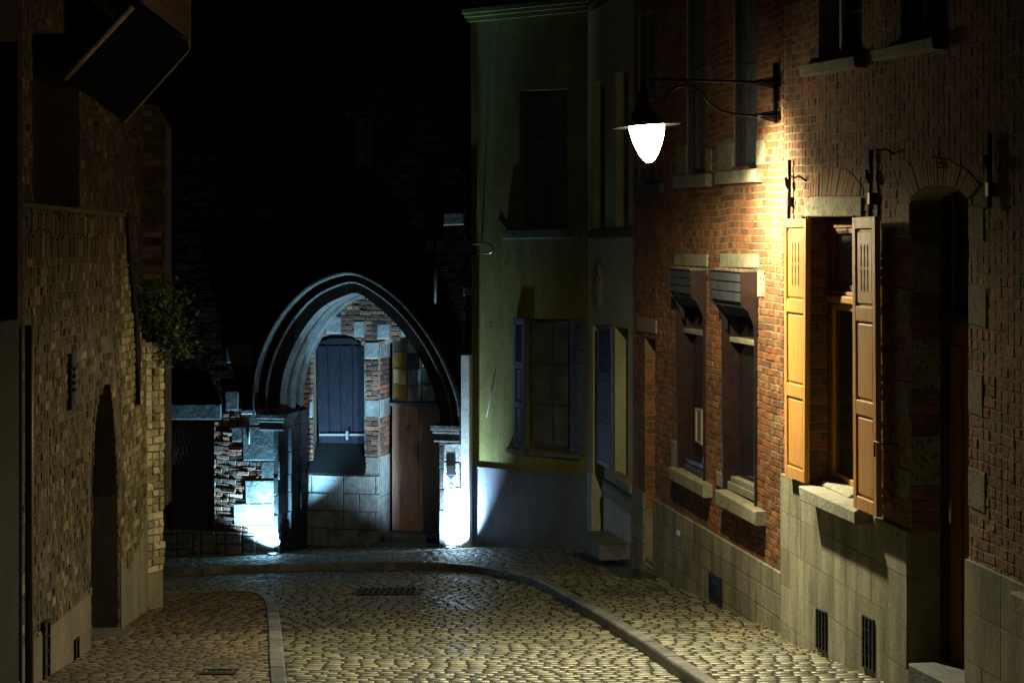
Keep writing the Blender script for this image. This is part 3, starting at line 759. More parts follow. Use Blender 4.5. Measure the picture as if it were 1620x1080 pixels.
# shutters
shutter(fr, hB, fr.P([(1240, 347), (1275, 345.5), (1273, 765), (1242, 752)], .085), -.085, M['wood'], [(.033, .31), (.36, .635), (.685, .955)], slit=True)
shutter(fr, hB, fr.P([(1348, 344), (1384, 342), (1387, 818), (1350, 802)], .13), -.13, M['wood'], [(.04, .305), (.355, .625), (.675, .955)], slit=True)
for (x, y0, y1) in ((1249, 253, 346), (1378, 237, 345), (1566, 212, 330)):
    mb = MB(); p = fr.at(x, y0, .03); q = fr.at(x, y1, .03)
    mb.tube([(p[0], -.03, p[1]), (q[0], -.035, q[1])], .016); zm = (p[1]*.62+q[1]*.38)
    mb.tube([(p[0]-.03, -.05, zm+.03), (p[0]+.005, -.06, zm), (p[0]+.02, -.04, zm-.05)], .018)
    mb.prism([(p[0]-.022, zm-.2), (p[0]+.022, zm-.2), (p[0]+.022, zm-.12), (p[0]-.022, zm-.12)], -.05, 0)
    add('wall_anchor', mb, M['iron'], hB, fr)
for (x, y) in ((1268, 281), (1405, 238), (1284, 345), (1358, 345)):
    mb = MB(); p = fr.at(x, y, .03)
    mb.tube([(p[0]-.05, -.10, p[1]+.01), (p[0]-.03, -.07, p[1]), (p[0], -.06, p[1]+.012), (p[0]+.03, -.04, p[1]), (p[0]+.04, 0, p[1]-.03)], .008)
    add('shutter_hook', mb, M['iron'], hB, fr)
for (x, y) in ((1385, 698),):
    p = fr.at(x, y, .14); mb = MB(); mb.tube([(p[0]-.03, -.15, p[1]), (p[0]+.06, -.12, p[1]-.01), (p[0]+.07, 0, p[1]-.01)], .007); mb.tube([(p[0]+.01, -.15, p[1]), (p[0]+.012, -.15, p[1]-.1)], .007); add('shutter_stay', mb, M['iron'], hB, fr)
# door
y = .22
c = fr.P([(1493, 330), (1600, 330), (1600, 1120), (1493, 1060)], -y); f = quad(c)
mb = MB(); z0 = c[3][1]-.2; ztop = c[0][1]+.3; ul = c[0][0]; ur = max(p[0] for p in doorB[0])+.1
zt_ = fr.at(1500, 510, -y)[1]
mb.box(ul, ur, y+.02, y+.07, z0, zt_); 
for i in range(3): mb.box(ul+.10+i*.27, ul+.30+i*.27, y+.006, y+.02, z0+.45, zt_-.15)
d = add('door', mb, M['wooddark'], hB, fr)
mb = MB(); mb.box(ul, ul+.07, y-.02, y+.05, z0, ztop); mb.box(ul, ur, y-.03, y+.05, zt_, zt_+.07); add('door_frame', mb, M['blackwood'], d, fr)
mb = MB(); mb.box(ul+.07, ur, y+.02, y+.03, zt_+.07, ztop); o = add('transom_window', mb, M['glass'], d, fr)
mb = MB(); mb.box(ul+.14, ul+.165, y+.0, y+.02, zt_+.07, ztop); add('glazing_bar', mb, M['wooddark'], o, fr)
p = fr.at(1502, 780, -y+.05); p2 = fr.at(1502, 827, -y+.05)
mb = MB(); mb.tube([(p[0]+.02, y-.05, p[1]), (p2[0]+.02, y-.05, p2[1])], .011); mb.tube([(p[0]-.05, y-.04, p[1]-.06), (p[0]+.02, y-.05, p[1]-.05)], .008); mb.box(p[0]-.0, p[0]+.035, y-.012, y+.01, p2[1], p[1]); add('door_handle', mb, M['brass'], d, fr)
mb = MB(); c = fr.P([(1441, 1048), (1560, 1108), (1560, 1180), (1441, 1110)], .10); mb.prism(c, -.12, .42, 0, .01); add('door_step', mb, M['bluestone'], hB, fr)
grille(fr, hB, [(1292, 961), (1308, 968), (1308, 1031), (1292, 1024)], M['iron'], 1, 2, 'cellar_grille')
grille(fr, hB, [(1365, 971), (1383, 980), (1383, 1062), (1365, 1054)], M['iron'], 3, 2, 'cellar_grille')
for (q, fx) in (((1303, 1368, 72, 60), upB[0]), ((1432, 1500, 48, 32), upB[1])):
    window(fr, hB, fx, .15, M['blackwood'], M['glass'], 2, 2, th=.06)
    fq = quad(fx); mb = MB()
    for s in (.18, .70): mb.prism(sub(fq, s, 0, s+.05, .93), .10, .13)
    mb.prism(sub(fq, .1, .90, .98, .95), .10, .14, 0, .004); add('casement_edge', mb, M['white'], hB, fr)
mb = MB()
for _ in range(16):
    p = fr.at(random.uniform(1476, 1492), random.uniform(249, 268), .02); mb.lathe([(0, .012), (random.uniform(.006, .018), 0)], 0, 6, (p[0], -.018, p[1]))
add('lime_splash', mb, M['stone'], hB, fr)['kind'] = 'stuff'
mb = MB(); mb.add([(uL, -.5, top-.1), (uR, -.5, top-.1), (uR, 3.5, top+2.6), (uL, 3.5, top+2.6), (uL, -.5, top+.05), (uR, -.5, top+.05), (uR, 3.5, top+2.75), (uL, 3.5, top+2.75)], [(0,3,2,1),(4,5,6,7),(0,1,5,4),(1,2,6,5),(2,3,7,6),(3,0,4,7)])
add('roof', mb, M['tile'], hB, fr)

# ================================================================ STREET LAMP
fr = FA
p1 = fr.at(1234, 131); p2 = fr.at(1234, 184); ua = p1[0]; zA = p1[1]; zB = p2[1]; LO = 1.16
w = fr.world(ua, 0, zB)
lamp = thing('street_lamp', 'lit street lamp with round shade hanging from a curved wall bracket', 'street lamp', Matrix.Translation(w) @ Matrix.Rotation(math.atan2(fr.u[1], fr.u[0]), 4, 'Z'))
mb = MB(); mb.box(ua-.02, ua+.02, -.06, -.02, zB-.06, zA+.17, 0, .004); mb.box(ua-.05, ua+.05, -.03, 0, zB-.04, zB+.04); mb.box(ua-.05, ua+.05, -.03, 0, zA-.04, zA+.04); add('wall_plate', mb, M['iron'], lamp, fr)
for z in (zA, zB):
    mb = MB(); mb.tube([(ua, -.04, z), (ua, -.07, z), (ua, -.16, z), (ua, -.2, z)], [.045, .03, .022, .026])
    for a in range(6):
        th = a*math.pi/3; mb.tube([(ua+.05*math.cos(th), -.05, z+.05*math.sin(th)), (ua+.018*math.cos(th), -.2, z+.018*math.sin(th))], .006)
    add('bracket_collar', mb, M['iron'], lamp, fr)
mb = MB(); mb.tube([(ua, -.15, zA), (ua, -LO, zA+.015)], .014)
add('upper_arm', mb, M['iron'], lamp, fr)
S_ = 192.0
pp = [(1205, 185), (1165, 183), (1140, 178), (1122, 166), (1111, 152), (1100, 142), (1085, 137), (1070, 140), (1058, 149)]
def armpt(x, y):
    o_ = (1234-x)/183.0; return (ua, -o_, zA-(y-131)/187.0)
mb = MB(); mb.tube([armpt(*q) for q in pp], .013); mb.tube([armpt(1085, 131), armpt(1085, 139)], .01); add('lower_arm', mb, M['iron'], lamp, fr)
gc = (ua, -LO, zA)
base = fr.M @ Matrix.Translation(gc)
tilt = base @ Matrix.Rotation(math.radians(0), 4, 'X')
zr = -(200-131)/187.0                           # rim height under the arm
TM = base @ Matrix.Translation((0, 0, zr)) @ fr.M.to_quaternion().to_matrix().to_4x4().inverted() @ Matrix.Rotation(math.radians(-4), 4, 'Y')
TM = TM
mb = MB(); mb.lathe([(.0, .38), (.022, .38), (.024, .30), (.06, .27), (.075, .20), (.08, .15), (.115, .11), (.13, .05), (.145, .015), (.285, -.004), (.287, -.012), (.284, -.014), (.15, .0), (.12, .02), (.0, .03)], 0, 48)
add('shade', mb, plain_mat('lamp_shade_enamel', (.03, .03, .035), (.05, .05, .055), .35, 5, 40, .001), lamp, TM)
mb = MB(); mb.lathe([(.146, .012), (.150, -.015), (.148, -.05), (.138, -.10), (.121, -.155), (.099, -.21), (.073, -.262), (.045, -.30), (.02, -.318), (.0, -.322)], 0, 40)
gl = add('globe', mb, M['globe'], lamp, TM)
ld = bpy.data.lights.new('lamp_light', 'SPOT'); ld.energy = WIDE; ld.color = (1, .84, .45); ld.spot_size = math.radians(178); ld.spot_blend = .35; ld.shadow_soft_size = .05
lo = bpy.data.objects.new('lamp_light', ld); link(lo, lamp, TM @ Matrix.Translation((0, 0, -.36)))
ld = bpy.data.lights.new('added_road_spot', 'SPOT'); ld.energy = DOWN; ld.color = (1, .90, .56); ld.spot_size = math.radians(108); ld.spot_blend = 1.0; ld.shadow_soft_size = .08  # added spot under the globe, tilted to brighten the near road
lo = bpy.data.objects.new('added_road_spot', ld); link(lo, lamp, Matrix.Translation(TM @ Vector((0, 0, -.37))) @ Vector((-.12, -.50, -1)).to_track_quat('-Z', 'Y').to_matrix().to_4x4())

ld = bpy.data.lights.new('added_wall_spot', 'SPOT'); ld.energy = WALL; ld.color = (1, .84, .44); ld.spot_size = math.radians(112); ld.spot_blend = 1.0; ld.shadow_soft_size = .06  # added spot beside the globe, aimed at the wall to brighten it
po = TM @ Vector((0, 0, -.24)); po = po+(fr.M.to_quaternion() @ Vector((0, .2, 0))); dd = fr.M.to_quaternion() @ Vector((.10, 1.0, -.52))
lo = bpy.data.objects.new('added_wall_spot', ld); link(lo, lamp, Matrix.Translation(po) @ dd.to_track_quat('-Z', 'Y').to_matrix().to_4x4())

# ================================================================ GREEN HOUSE
hG = thing('rendered_house', 'olive green rendered house with blue louvred shutters and blue grey base', 'house', FG)
fr = FG
uL, uR = 0.0, fr.at(930, 500)[0]; top = 3.9-fr.z0
outer = ground_line(fr, uL, uR, 5)+[(uR, top), (uL, top)]
w1 = fr.P([(822, 144), (897, 141), (897, 360), (822, 359)]); w2 = fr.P([(829, 504), (903, 505), (903, 716), (829, 708)])
mb = MB(); mb.sheet(outer, [w1, w2], 0, 0)
for h in (w1, w2): mb.band(h, 0, .22, 0)
add('rendered_wall', mb, M['green'], hG, fr)
pz = fr.P([(745, 740), (930, 757)])
mb = MB(); mb.sheet(ground_line(fr, uL, uR, 5)+[(uR, pz[1][1]), (uL, pz[0][1])], [], -.02, 0); mb.prism([(uL, pz[0][1]), (uR, pz[1][1]), (uR, pz[1][1]+.03), (uL, pz[0][1]+.03)], -.03, 0)
add('plinth', mb, M['bluegrey'], hG, fr)
framep = plain_mat('dull_frame_paint', (.05, .05, .05), (.11, .11, .105), .45, 5, 40, .002)
window(fr, hG, w1, .12, framep, M['glassc'], 2, 3, th=.07, bar=.035)
window(fr, hG, w2, .12, framep, M['glassc'], 2, 3, th=.06, bar=.035)
sill(fr, hG, [(795, 364), (915, 362), (915, 376), (795, 378)], .07, M['bluestone'])
sill(fr, hG, [(799, 708), (917, 718), (917, 727), (799, 716)], .06, M['bluestone'])
shutter(fr, hG, fr.P([(812, 503), (829, 504), (829, 712), (812, 707)], .05), -.05, M['shutterblue'], [(.04, .33), (.38, .64), (.68, .96)], louvre=0)
shutter(fr, hG, fr.P([(901, 503), (922, 504), (922, 720), (901, 714)], .06), -.06, M['shutterblue'], [(.04, .33), (.38, .64), (.68, .96)], louvre=0)
def cornice(fr, px0, px1):
    a, b = fr.at(*px0, .1), fr.at(*px1, .1); mb = MB(); z = (a[1]+b[1])/2
    for dz, o, h in ((0, .06, .06), (.06, .12, .05), (.11, .17, .06)): mb.box(a[0], b[0], -o, 0, z+dz, z+dz+h, 0)
    return add('cornice', mb, M['green'], hG, fr)
cornice(fr, (735, 33), (926, 19))
mb = MB(); p = fr.at(812, 372); 
for pts in ([(790, 345), (796, 356), (800, 362)], [(783, 590), (778, 620), (770, 660)]):
    q = [fr.at(*t) for t in pts]; mb.tube([(t[0], -.004, t[1]) for t in q], .007, 0, 5)
add('plaster_crack', mb, M['lead'], hG, fr)
fr = FH
uL, uR = 0.0, fr.at(1003, 500)[0]; top2 = 3.9-fr.z0
hw = [fr.P([(938, 131), (957, 127), (957, 361), (938, 362)]), fr.P([(974, 115), (994, 110), (994, 357), (974, 358)])]
lw = fr.P([(973, 516), (993, 520), (993, 773), (973, 757)]); dr = fr.P([(938, 512), (956, 514), (956, 866), (938, 858)])
mb = MB(); mb.sheet(ground_line(fr, uL, uR, 5)+[(uR, top2), (uL, top2)], hw+[lw, dr], 0, 0)
for h in hw+[lw]: mb.band(h, 0, .2, 0)
mb.band(dr, 0, .35, 0)
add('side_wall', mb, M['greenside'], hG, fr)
for h in hw: window(fr, hG, h, .1, framep, M['glass'], 1, 2, th=.06)
window(fr, hG, lw, .14, M['blackwood'], M['glass'], 1, 2, th=.06)
mb = MB(); mb.box(dr[0][0]-.05, dr[1][0]+.3, .3, .35, dr[3][1]-.4, dr[0][1]+.05); add('door', mb, M['blackwood'], hG, fr)
sill(fr, hG, [(930, 364), (999, 361), (999, 374), (930, 377)], .05, M['bluestone'])
sill(fr, hG, [(957, 741), (996, 768), (996, 780), (957, 752)], .08, M['stone'])
shutter(fr, hG, fr.P([(944, 513), (966, 516), (966, 744), (944, 732)], .05), -.05, M['shutterblue'], [(.04, .33), (.38, .64), (.68, .96)], louvre=0)
pq = fr.P([(957, 782), (1003, 814)])
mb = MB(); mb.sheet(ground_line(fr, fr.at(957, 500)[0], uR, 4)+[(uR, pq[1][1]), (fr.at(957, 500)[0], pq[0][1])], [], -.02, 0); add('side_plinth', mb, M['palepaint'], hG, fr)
mb = MB(); a = fr.P([(957, 757), (1003, 786)]); mb.prism([(a[0][0], pq[0][1]), (a[1][0], pq[1][1]), (a[1][0], a[1][1]), (a[0][0], a[0][1])], -.03, 0, 0, .004); add('plinth_course', mb, M['stone'], hG, fr)
mb = MB(); mb.prism(fr.P([(930, 745), (937.5, 750), (937.5, 870), (930, 865)]), -.012, .0); add('jamb_base', mb, M['palepaint'], hG, fr)
c = fr.at(983, 872, .03); mb = MB()
for i in range(7):
    t = (i-3)/3.4; hw_ = .12*math.sqrt(max(0, 1-t*t)); mb.box(c[0]-hw_*1.4, c[0]+hw_*1.4, -.035, -.02, c[1]+t*.115-.009, c[1]+t*.115+.009)
add('oval_vent', mb, M['iron'], hG, fr)
c = fr.at(945, 453, .03); mb = MB()
for r0, r1, yy in ((.0, .10, -.055), (.10, .16, -.035), (.17, .23, -.05)):
    k = 24; vs = []
    for i in range(k):
        th = 2*math.pi*i/k; wob = 1+.05*math.sin(th*7)
        for r, y_ in ((r0, yy), (r1*wob, yy+.005), (r1*wob, 0)): vs.append((c[0]+r*math.cos(th)*1.05, y_, c[1]+r*math.sin(th)*1.35))
    mb.add(vs, [(i*3+j, ((i+1) % k)*3+j, ((i+1) % k)*3+j+1, i*3+j+1) for i in range(k) for j in range(2)], 0, True)
add('medallion', mb, M['stone'], hG, fr)
cornice(fr, (930, 12), (1003, -20))
# door step block in front of the side door
mb = MB(); c0 = gpt(915, 868); c1 = gpt(962, 886)
fd = FH.world(0, 0, 0)
mb.prism(fr.P([(913, 840), (947, 863), (947, 886), (913, 860)], .42), -.42, .3, 0, .015); add('door_step', mb, M['bluestone_w'], hG, fr)
# downpipe shadow gap and guard at the corner with the arch
mb = MB()
for fr_, uu in ((FR, -.12),):
    zt = fr_.at(748, 562)[1]
mb = MB(); mb.box(-.10, .03, -.17, .04, FR.ground(0)-.05, FR.at(748, 561, .1)[1], 0, .01)
guard = add('pipe_guard', mb, M['whitepaint'], None, FR); tag(guard, 'tall pale pipe guard standing in corner between arch and green house', 'pipe guard')
cab = thing('downpipe', 'thin dark cable pipe with small junction box above the pale guard', 'pipe', FR)
mb = MB(); a = FR.at(742, 562, .05); b = FR.at(736, 230, .05); mb.tube([(a[0], -.03, a[1]), (a[0]-.02, -.03, (a[1]+b[1])/2), (b[0], -.03, b[1]+.6)], .018); add('pipe', mb, M['iron'], cab, FR)
mb = MB(); p = FR.P([(733, 455), (749, 455), (749, 467), (733, 467)], .08); mb.prism(p, -.09, -.0, 0, .006); add('junction_box', mb, M['lead'], cab, FR)
# small bracket lamp, unlit, high on the corner
hl = thing('bracket_light', 'small unlit chrome hook light sticking out of the corner wall', 'wall light', FG)
p = FG.at(752, 390, .1); mb = MB(); q = [FG.at(x, y, .2) for x, y in ((748, 386), (770, 384), (779, 388), (781, 394), (776, 400), (765, 401), (756, 400))]
mb.tube([(t[0], -.2, t[1]) for t in q], .013); mb.tube([(q[0][0], 0, q[0][1]), (q[0][0], -.2, q[0][1])], .012); add('hook', mb, M['brass'], hl, FG)
mb = MB(); a = FG.at(742, 384, .05); mb.box(a[0]-.03, a[0]+.08, -.1, 0, a[1]-.16, a[1]); add('mount', mb, M['iron'], hl, FG)
mb = MB(); uR1 = FG.at(930, 500)[0]; mb.box(0, uR1, 0.3, .35, 0, .1)

# ================================================================ ARCH BUILDING
fr = FR
hR = thing('gatehouse', 'dark old brick gabled building with pointed stone arch around its doorway', 'building', fr)
RD = 1.0; RW = .45
uL = fr.at(60, 500)[0]; uR = .02
arch_out = [(404, 655), (404.5, 612), (412, 571), (428, 530), (452, 491), (484, 457), (520, 437), (560, 430), (601, 447), (640, 478), (675, 520), (700, 560), (718, 600), (729, 635), (733, 672)]
AO = smooth(fr.P(arch_out), 3)
# inner edge of the front order
arch_in = [(440, 655), (441, 620), (448, 585), (462, 550), (483, 515), (510, 486), (540, 470), (566, 464), (598, 486), (628, 514), (656, 552), (676, 590), (688, 622), (695, 650), (697, 672)]
AI = smooth(fr.P(arch_in), 3)
n_ = len(AO)
jl, jr = AI[0][0], AI[-1][0]
opening = [(jl, fr.ground(jl)-.1), AI[0]]+AI[1:-1]+[AI[-1], (jr, fr.ground(jr)-.1)]
top_poly = fr.P([(742, 300), (612, 90), (440, 245), (60, 235)])
outer = ground_line(fr, uL, uR, 10, -.12)+[(uR, top_poly[0][1]), top_poly[1], top_poly[2], (uL, top_poly[3][1])]
# the opening meets the ground: cut as a notch in the outline
gl_ = ground_line(fr, uL, jl, 6, -.12); gr_ = ground_line(fr, jr, uR, 3, -.12)
outline = gl_+AI+gr_+[(uR, top_poly[0][1]), top_poly[1], top_poly[2], (uL, top_poly[3][1])]
ldoor = fr.P([(262, 664), (339, 664), (339, 845), (262, 850)])
gwin = fr.P([(549, 180), (596, 180), (596, 270), (549, 270)])
blocksR = [fr.P([(a, b), (c, b), (c, d), (a, d)]) for a, b, c, d in
  [(357, 617, 379, 647), (369, 673, 387, 697), (386, 674, 439, 728), (415, 729, 444, 757), (390, 758, 439, 796), (372, 797, 439, 828), (392, 829, 441, 853), (400, 854, 443, 876), (360, 545, 398, 575), (398, 652, 440, 673),
   (703, 700, 741, 728), (703, 729, 729, 770), (703, 771, 741, 810), (703, 811, 741, 866), (410, 330, 430, 350), (703, 338, 735, 355)]]
pierf = plain_mat('shaded_rough_stone', (.03, .034, .038), (.085, .093, .10), .85, 5, 35, .016, spec=.12)  # stone darkened for parts that the uplights leave dim
lint = fr.P([(255, 639), (351, 639), (351, 663), (255, 663)])
mb = MB(); mb.sheet(outline, [ldoor, gwin], 0, 0); mb.band(ldoor, 0, .35, 0); mb.band(gwin, 0, .3, 0)
band_hole = AO+AI[::-1]
zsp = fr.at(300, 636)[1]
R8 = random.Random(5)
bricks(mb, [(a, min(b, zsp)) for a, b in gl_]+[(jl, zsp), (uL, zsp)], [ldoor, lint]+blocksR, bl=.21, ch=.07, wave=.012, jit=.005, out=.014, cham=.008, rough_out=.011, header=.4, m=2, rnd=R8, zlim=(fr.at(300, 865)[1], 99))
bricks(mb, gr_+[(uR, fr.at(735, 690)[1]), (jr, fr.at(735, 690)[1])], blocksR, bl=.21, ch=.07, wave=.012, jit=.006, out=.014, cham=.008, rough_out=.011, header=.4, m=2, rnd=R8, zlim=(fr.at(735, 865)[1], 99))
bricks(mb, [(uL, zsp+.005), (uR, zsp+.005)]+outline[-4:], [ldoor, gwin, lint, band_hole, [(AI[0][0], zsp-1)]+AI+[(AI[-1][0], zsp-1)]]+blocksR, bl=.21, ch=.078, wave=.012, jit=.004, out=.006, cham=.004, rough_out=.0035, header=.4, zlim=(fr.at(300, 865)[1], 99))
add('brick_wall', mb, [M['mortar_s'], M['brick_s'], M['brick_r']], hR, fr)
for q in blocksR: mb = MB(); q = [(x+random.uniform(-.022, .012), z+random.uniform(-.018, .018)) for x, z in q]; mb.prism(q, -.028+random.uniform(-.008, .006), .03, 0, .012); add('stone_block', mb, M['bluestone_w'] if min(z for x, z in q) < fr.at(420, 796)[1]+.05 or q[0][0] > jr else pierf, hR, fr)  # upper left blocks darker: the uplight's falloff is put into the stone colour
mb = MB(); mb.prism(lint, -.05, .05, 0, .01); add('lintel', mb, pierf, hR, fr)
mb = MB()
R2 = random.Random(4)
zb = fr.at(300, 838)[1]
x = uL
while x < fr.at(388, 860)[0]:
    w_ = R2.uniform(.12, .32); z = fr.ground(x)-.1
    while z < zb-.02:
        h = R2.uniform(.08, .16); mb.prism([(x+.005, z), (x+w_-.01, z+R2.uniform(-.01, .01)), (x+w_-.012, min(z+h, zb)), (x+.007, min(z+h-.01, zb))], -.03-R2.uniform(0, .05), .0, 0, .015); z += h
    x += w_
add('rubble_base', mb, M['bluestone'], hR, fr)
mb = MB(); mb.box(ldoor[0][0], ldoor[1][0], .25, .32, ldoor[3][1]-.2, ldoor[0][1]); d = add('side_door', mb, M['blackwood'], hR, fr)
mb = MB(); f = quad(ldoor)
for i in range(-2, 6):
    a, b = f(.02+i*.085, .08), f(.02+(i+3)*.085, .46)
    if i < 3: mb.tube([(max(a[0], ldoor[0][0]), .2, a[1]), (b[0], .2, b[1])], .006, 0, 4)
    a2, b2 = f(.02+(i+3)*.085, .08), f(.02+i*.085, .46)
    if i < 3: mb.tube([(a2[0], .21, a2[1]), (max(b2[0], ldoor[0][0]), .21, b2[1])], .006, 0, 4)
add('lattice', mb, M['lead'], d, fr)
window(fr, hR, gwin, .2, M['blackwood'], M['glassc'], 2, 3, th=.06)
mb = MB(); a = fr.P([(690, 380), (690, 480)]); mb.tube([(a[0][0], -.04, a[0][1]), (a[1][0], -.04, a[1][1])], .03); mb.box(a[0][0]-.14, a[0][0]+.12, -.06, -.01, a[0][1]-.14, a[0][1]); add('wall_anchor', mb, M['iron'], hR, fr)
# moulded arch: profile swept between the outer and the inner curve
prof = [(-.02, 0), (-.02, -.10), (.03, -.125), (.10, -.12), (.14, -.06), (.17, .03), (.28, .09), (.40, .06), (.44, -.03), (.48, -.045), (.53, -.03), (.55, .06), (.62, .16), (.74, .20), (.88, .19), (.93, .24), (.98, .27), (1.0, .34), (.94, .37), (.66, .38), (.60, .46), (.66, .54), (.94, .55), (1.02, .58), (1.04, .63), (1.02, .70), (.78, .72), (.72, .78), (.78, .84), (1.02, .86), (1.08, .9), (1.08, 1.05)]
np_ = len(prof); vs = []
for i in range(n_):
    o_, i_ = AO[i], AI[i]
    for w_, y_ in prof: vs.append((o_[0]+(i_[0]-o_[0])*w_, y_, o_[1]+(i_[1]-o_[1])*w_))
R3 = random.Random(3); mats_idx = []
mb = MB()
mb.add(vs, [(i*np_+j, i*np_+j+1, (i+1)*np_+j+1, (i+1)*np_+j) for i in range(n_-1) for j in range(np_-1)], 0, False)
mb.f = [tuple(reversed(f)) for f in mb.f]
archm = island_mat('arch_stone', [(0, (.055, .06, .066)), (1, (.085, .092, .097))], rough=.8, grime=.65, gscale=2.2, bscale=35, bd=.009, spec=.15)
arch = add('arch_moulding', mb, archm, hR, fr)
mb = MB()
for i in range(3, n_-2, 4):       # joints between voussoirs
    o_, i_ = AO[i], AI[i]; o2, i2 = AO[i+1], AI[i+1]
    pv = []
    for (w_, y_) in prof[1:20]:
        for (a, b, s) in ((o_, i_, 0), (o_, i_, 1)):
            t = .07*s; q0 = (a[0]+(b[0]-a[0])*w_, a[1]+(b[1]-a[1])*w_); q1 = (o2[0]+(i2[0]-o2[0])*w_, o2[1]+(i2[1]-o2[1])*w_)
            pv.append((q0[0]+(q1[0]-q0[0])*t, y_-.0025, q0[1]+(q1[1]-q0[1])*t))
    mb.add(pv, [(k*2+1, k*2, k*2+2, k*2+3) for k in range(18)])
add('voussoir_joints', mb, M['joint'], arch, fr)['kind'] = 'stuff'
# piers under the springing
zc = AI[0][1]
pierm = plain_mat('black_pier_stone', (.010, .011, .013), (.035, .037, .044), .85, 4, 35, .012, spec=.08)  # piers in one near-black stone colour
for (uu, sg) in ((jl, 1), (jr, -1)):
    mb = MB(); gq = fr.ground(uu)-.1; zz = gq; zc_ = (AI[0] if sg == 1 else AI[-1])[1]; k = 0
    while zz < zc_-.02:
        h = min(random.uniform(.26, .42), zc_-zz); j = random.uniform(-.006, .006)
        a0, a1 = (uu-.06, uu+.012+j) if sg > 0 else (uu-.012+j, uu+.06)
        for (y0, y1, dx) in ((-.035+j, .36, 0), (.362, .70, .055*sg), (.702, RD, .08*sg)):
            mb.prism([(min(a0, a1)+(dx if sg > 0 else dx), zz+.004), (max(a0, a1)+dx, zz+.004), (max(a0, a1)+dx, zz+h-.004), (min(a0, a1)+dx, zz+h-.004)], y0, y1, 0, .01)
        zz += h; k += 1
    add('pier', mb, pierm, hR, fr)
for q in ((jl-.12, jl+.002, fr.ground(jl)-.2, zc), (jr-.002, jr+.1, fr.ground(jr)-.2, AI[-1][1])):
    mb = MB(); mb.box(q[0], q[1], .01, RD+.3, q[2], q[3]); add('pier_core', mb, M['mortar_d'], hR, fr)
for (uo, ui, zc_, sg) in ((AO[0][0], AI[0][0], AI[0][1], 1), (AO[-1][0], AI[-1][0], AI[-1][1], -1)):
    mb = MB(); a, b = (uo+.10, ui+.10) if sg > 0 else (ui-.06, uo-.04)
    for dz, e, h in ((-.06, .06, .07), (-.11, .03, .045), (-.20, .0, .085), (-.23, .02, .03)):
        mb.box(a-e*.6 if sg > 0 else a-e, b+e if sg > 0 else b+e*.4, -.08-e, .36, zc_+dz, zc_+dz+h-.002, 0, .008)
    add('capital', mb, pierf, hR, fr)
mb = MB(); a = fr.P([(382, 648), (412, 648), (412, 655), (382, 655)], .1); mb.prism(a, -.12, 0, 0, .01); add('string_course', mb, M['bluestone_w'], hR, fr)
# the recessed wall behind the arch
ry = RD
def PR(pts, d=RD): return fr.P(pts, -d)
rl = PR([(470, 700)])[0][0]-.6; rr = jr+.25
wr = PR([(496, 745), (496, 545), (503, 534), (520, 529), (545, 529), (565, 534), (576, 546), (577, 748)])
drr = PR([(601, 870), (601, 548), (612, 539), (640, 533), (668, 536), (700, 546), (735, 560), (735, 872)])
routl = ground_line(fr, rl, drr[0][0], 3, -.15)
ztp = max(p[1] for p in AI)+.15
outer2 = [(rl, fr.ground(rl, RD)-.2), (drr[0][0], fr.ground(0, RD)-.25)]+drr[1:-1]+[(drr[-1][0], fr.ground(0, RD)-.25), (rr+.5, fr.ground(0, RD)-.25), (rr+.5, ztp), (rl, ztp)]
rb = [PR([(a, b), (c, b), (c, d), (a, d)]) for a, b, c, d in
  [(578, 541, 600, 567), (578, 632, 600, 660), (489, 634, 495, 660), (578, 722, 600, 748), (489, 545, 495, 566), (516, 500, 540, 527), (560, 508, 577, 533), (597, 512, 617, 536), (634, 512, 650, 531)]]
base_line = PR([(480, 748), (601, 748)])
mb = MB(); mb.sheet(outer2, [wr], RD, 0); mb.band(wr, RD, RD+RW, 0)
dpath = [(drr[0][0], fr.ground(0, RD)-.25)]+drr[1:-1]+[(drr[-1][0], fr.ground(0, RD)-.25)]
mb.band(dpath, RD, RD+RW, 0, closed=False)
outer_b = [(rl, base_line[0][1]), (rl, ztp), (rr+.5, ztp), (rr+.5, base_line[1][1])]
bricks(mb, outer_b, [wr, [(p[0], p[1]) for p in dpath]]+rb, y=RD, bl=.2, ch=.075, wave=.008, jit=.006, out=.014, cham=.008, rough_out=.008)
side_bricks(mb, drr[0][0]+.001, 1, RD, RD+RW, fr.at(600, 722, -RD)[1], fr.at(600, 568, -RD)[1])
add('recess_wall', mb, [M['mortar_d'], M['brick_r']], hR, fr)
for q in rb: mb = MB(); mb.prism(q, RD-.02, RD+.03, 0, .01); add('quoin_stone', mb, M['bluestone'], hR, fr)
for (y0, y1) in ((541, 567), (632, 660), (722, 785), (786, 850)):
    a = fr.at(601, y0, -RD)[1]; b = fr.at(601, y1, -RD)[1]; mb = MB(); mb.box(drr[0][0]-.002, drr[0][0]+.015, RD+.0, RD+RW, b, a, 0); add('quoin_stone', mb, M['bluestone_w'], hR, fr)
mb = MB(); reg = [(rl, fr.ground(-1, RD)-.1), (drr[0][0]-.004, fr.ground(-1, RD)-.1), (drr[0][0]-.004, base_line[1][1]), (rl, base_line[0][1])]
bricks(mb, reg, [], y=RD-.0, ch=.27, bl=.5, gap=.008, out=.03, jit=.004, wave=.003, m=0, cham=.01, rough_out=.008)
add('stone_base', mb, M['bluestone_w'], hR, fr)
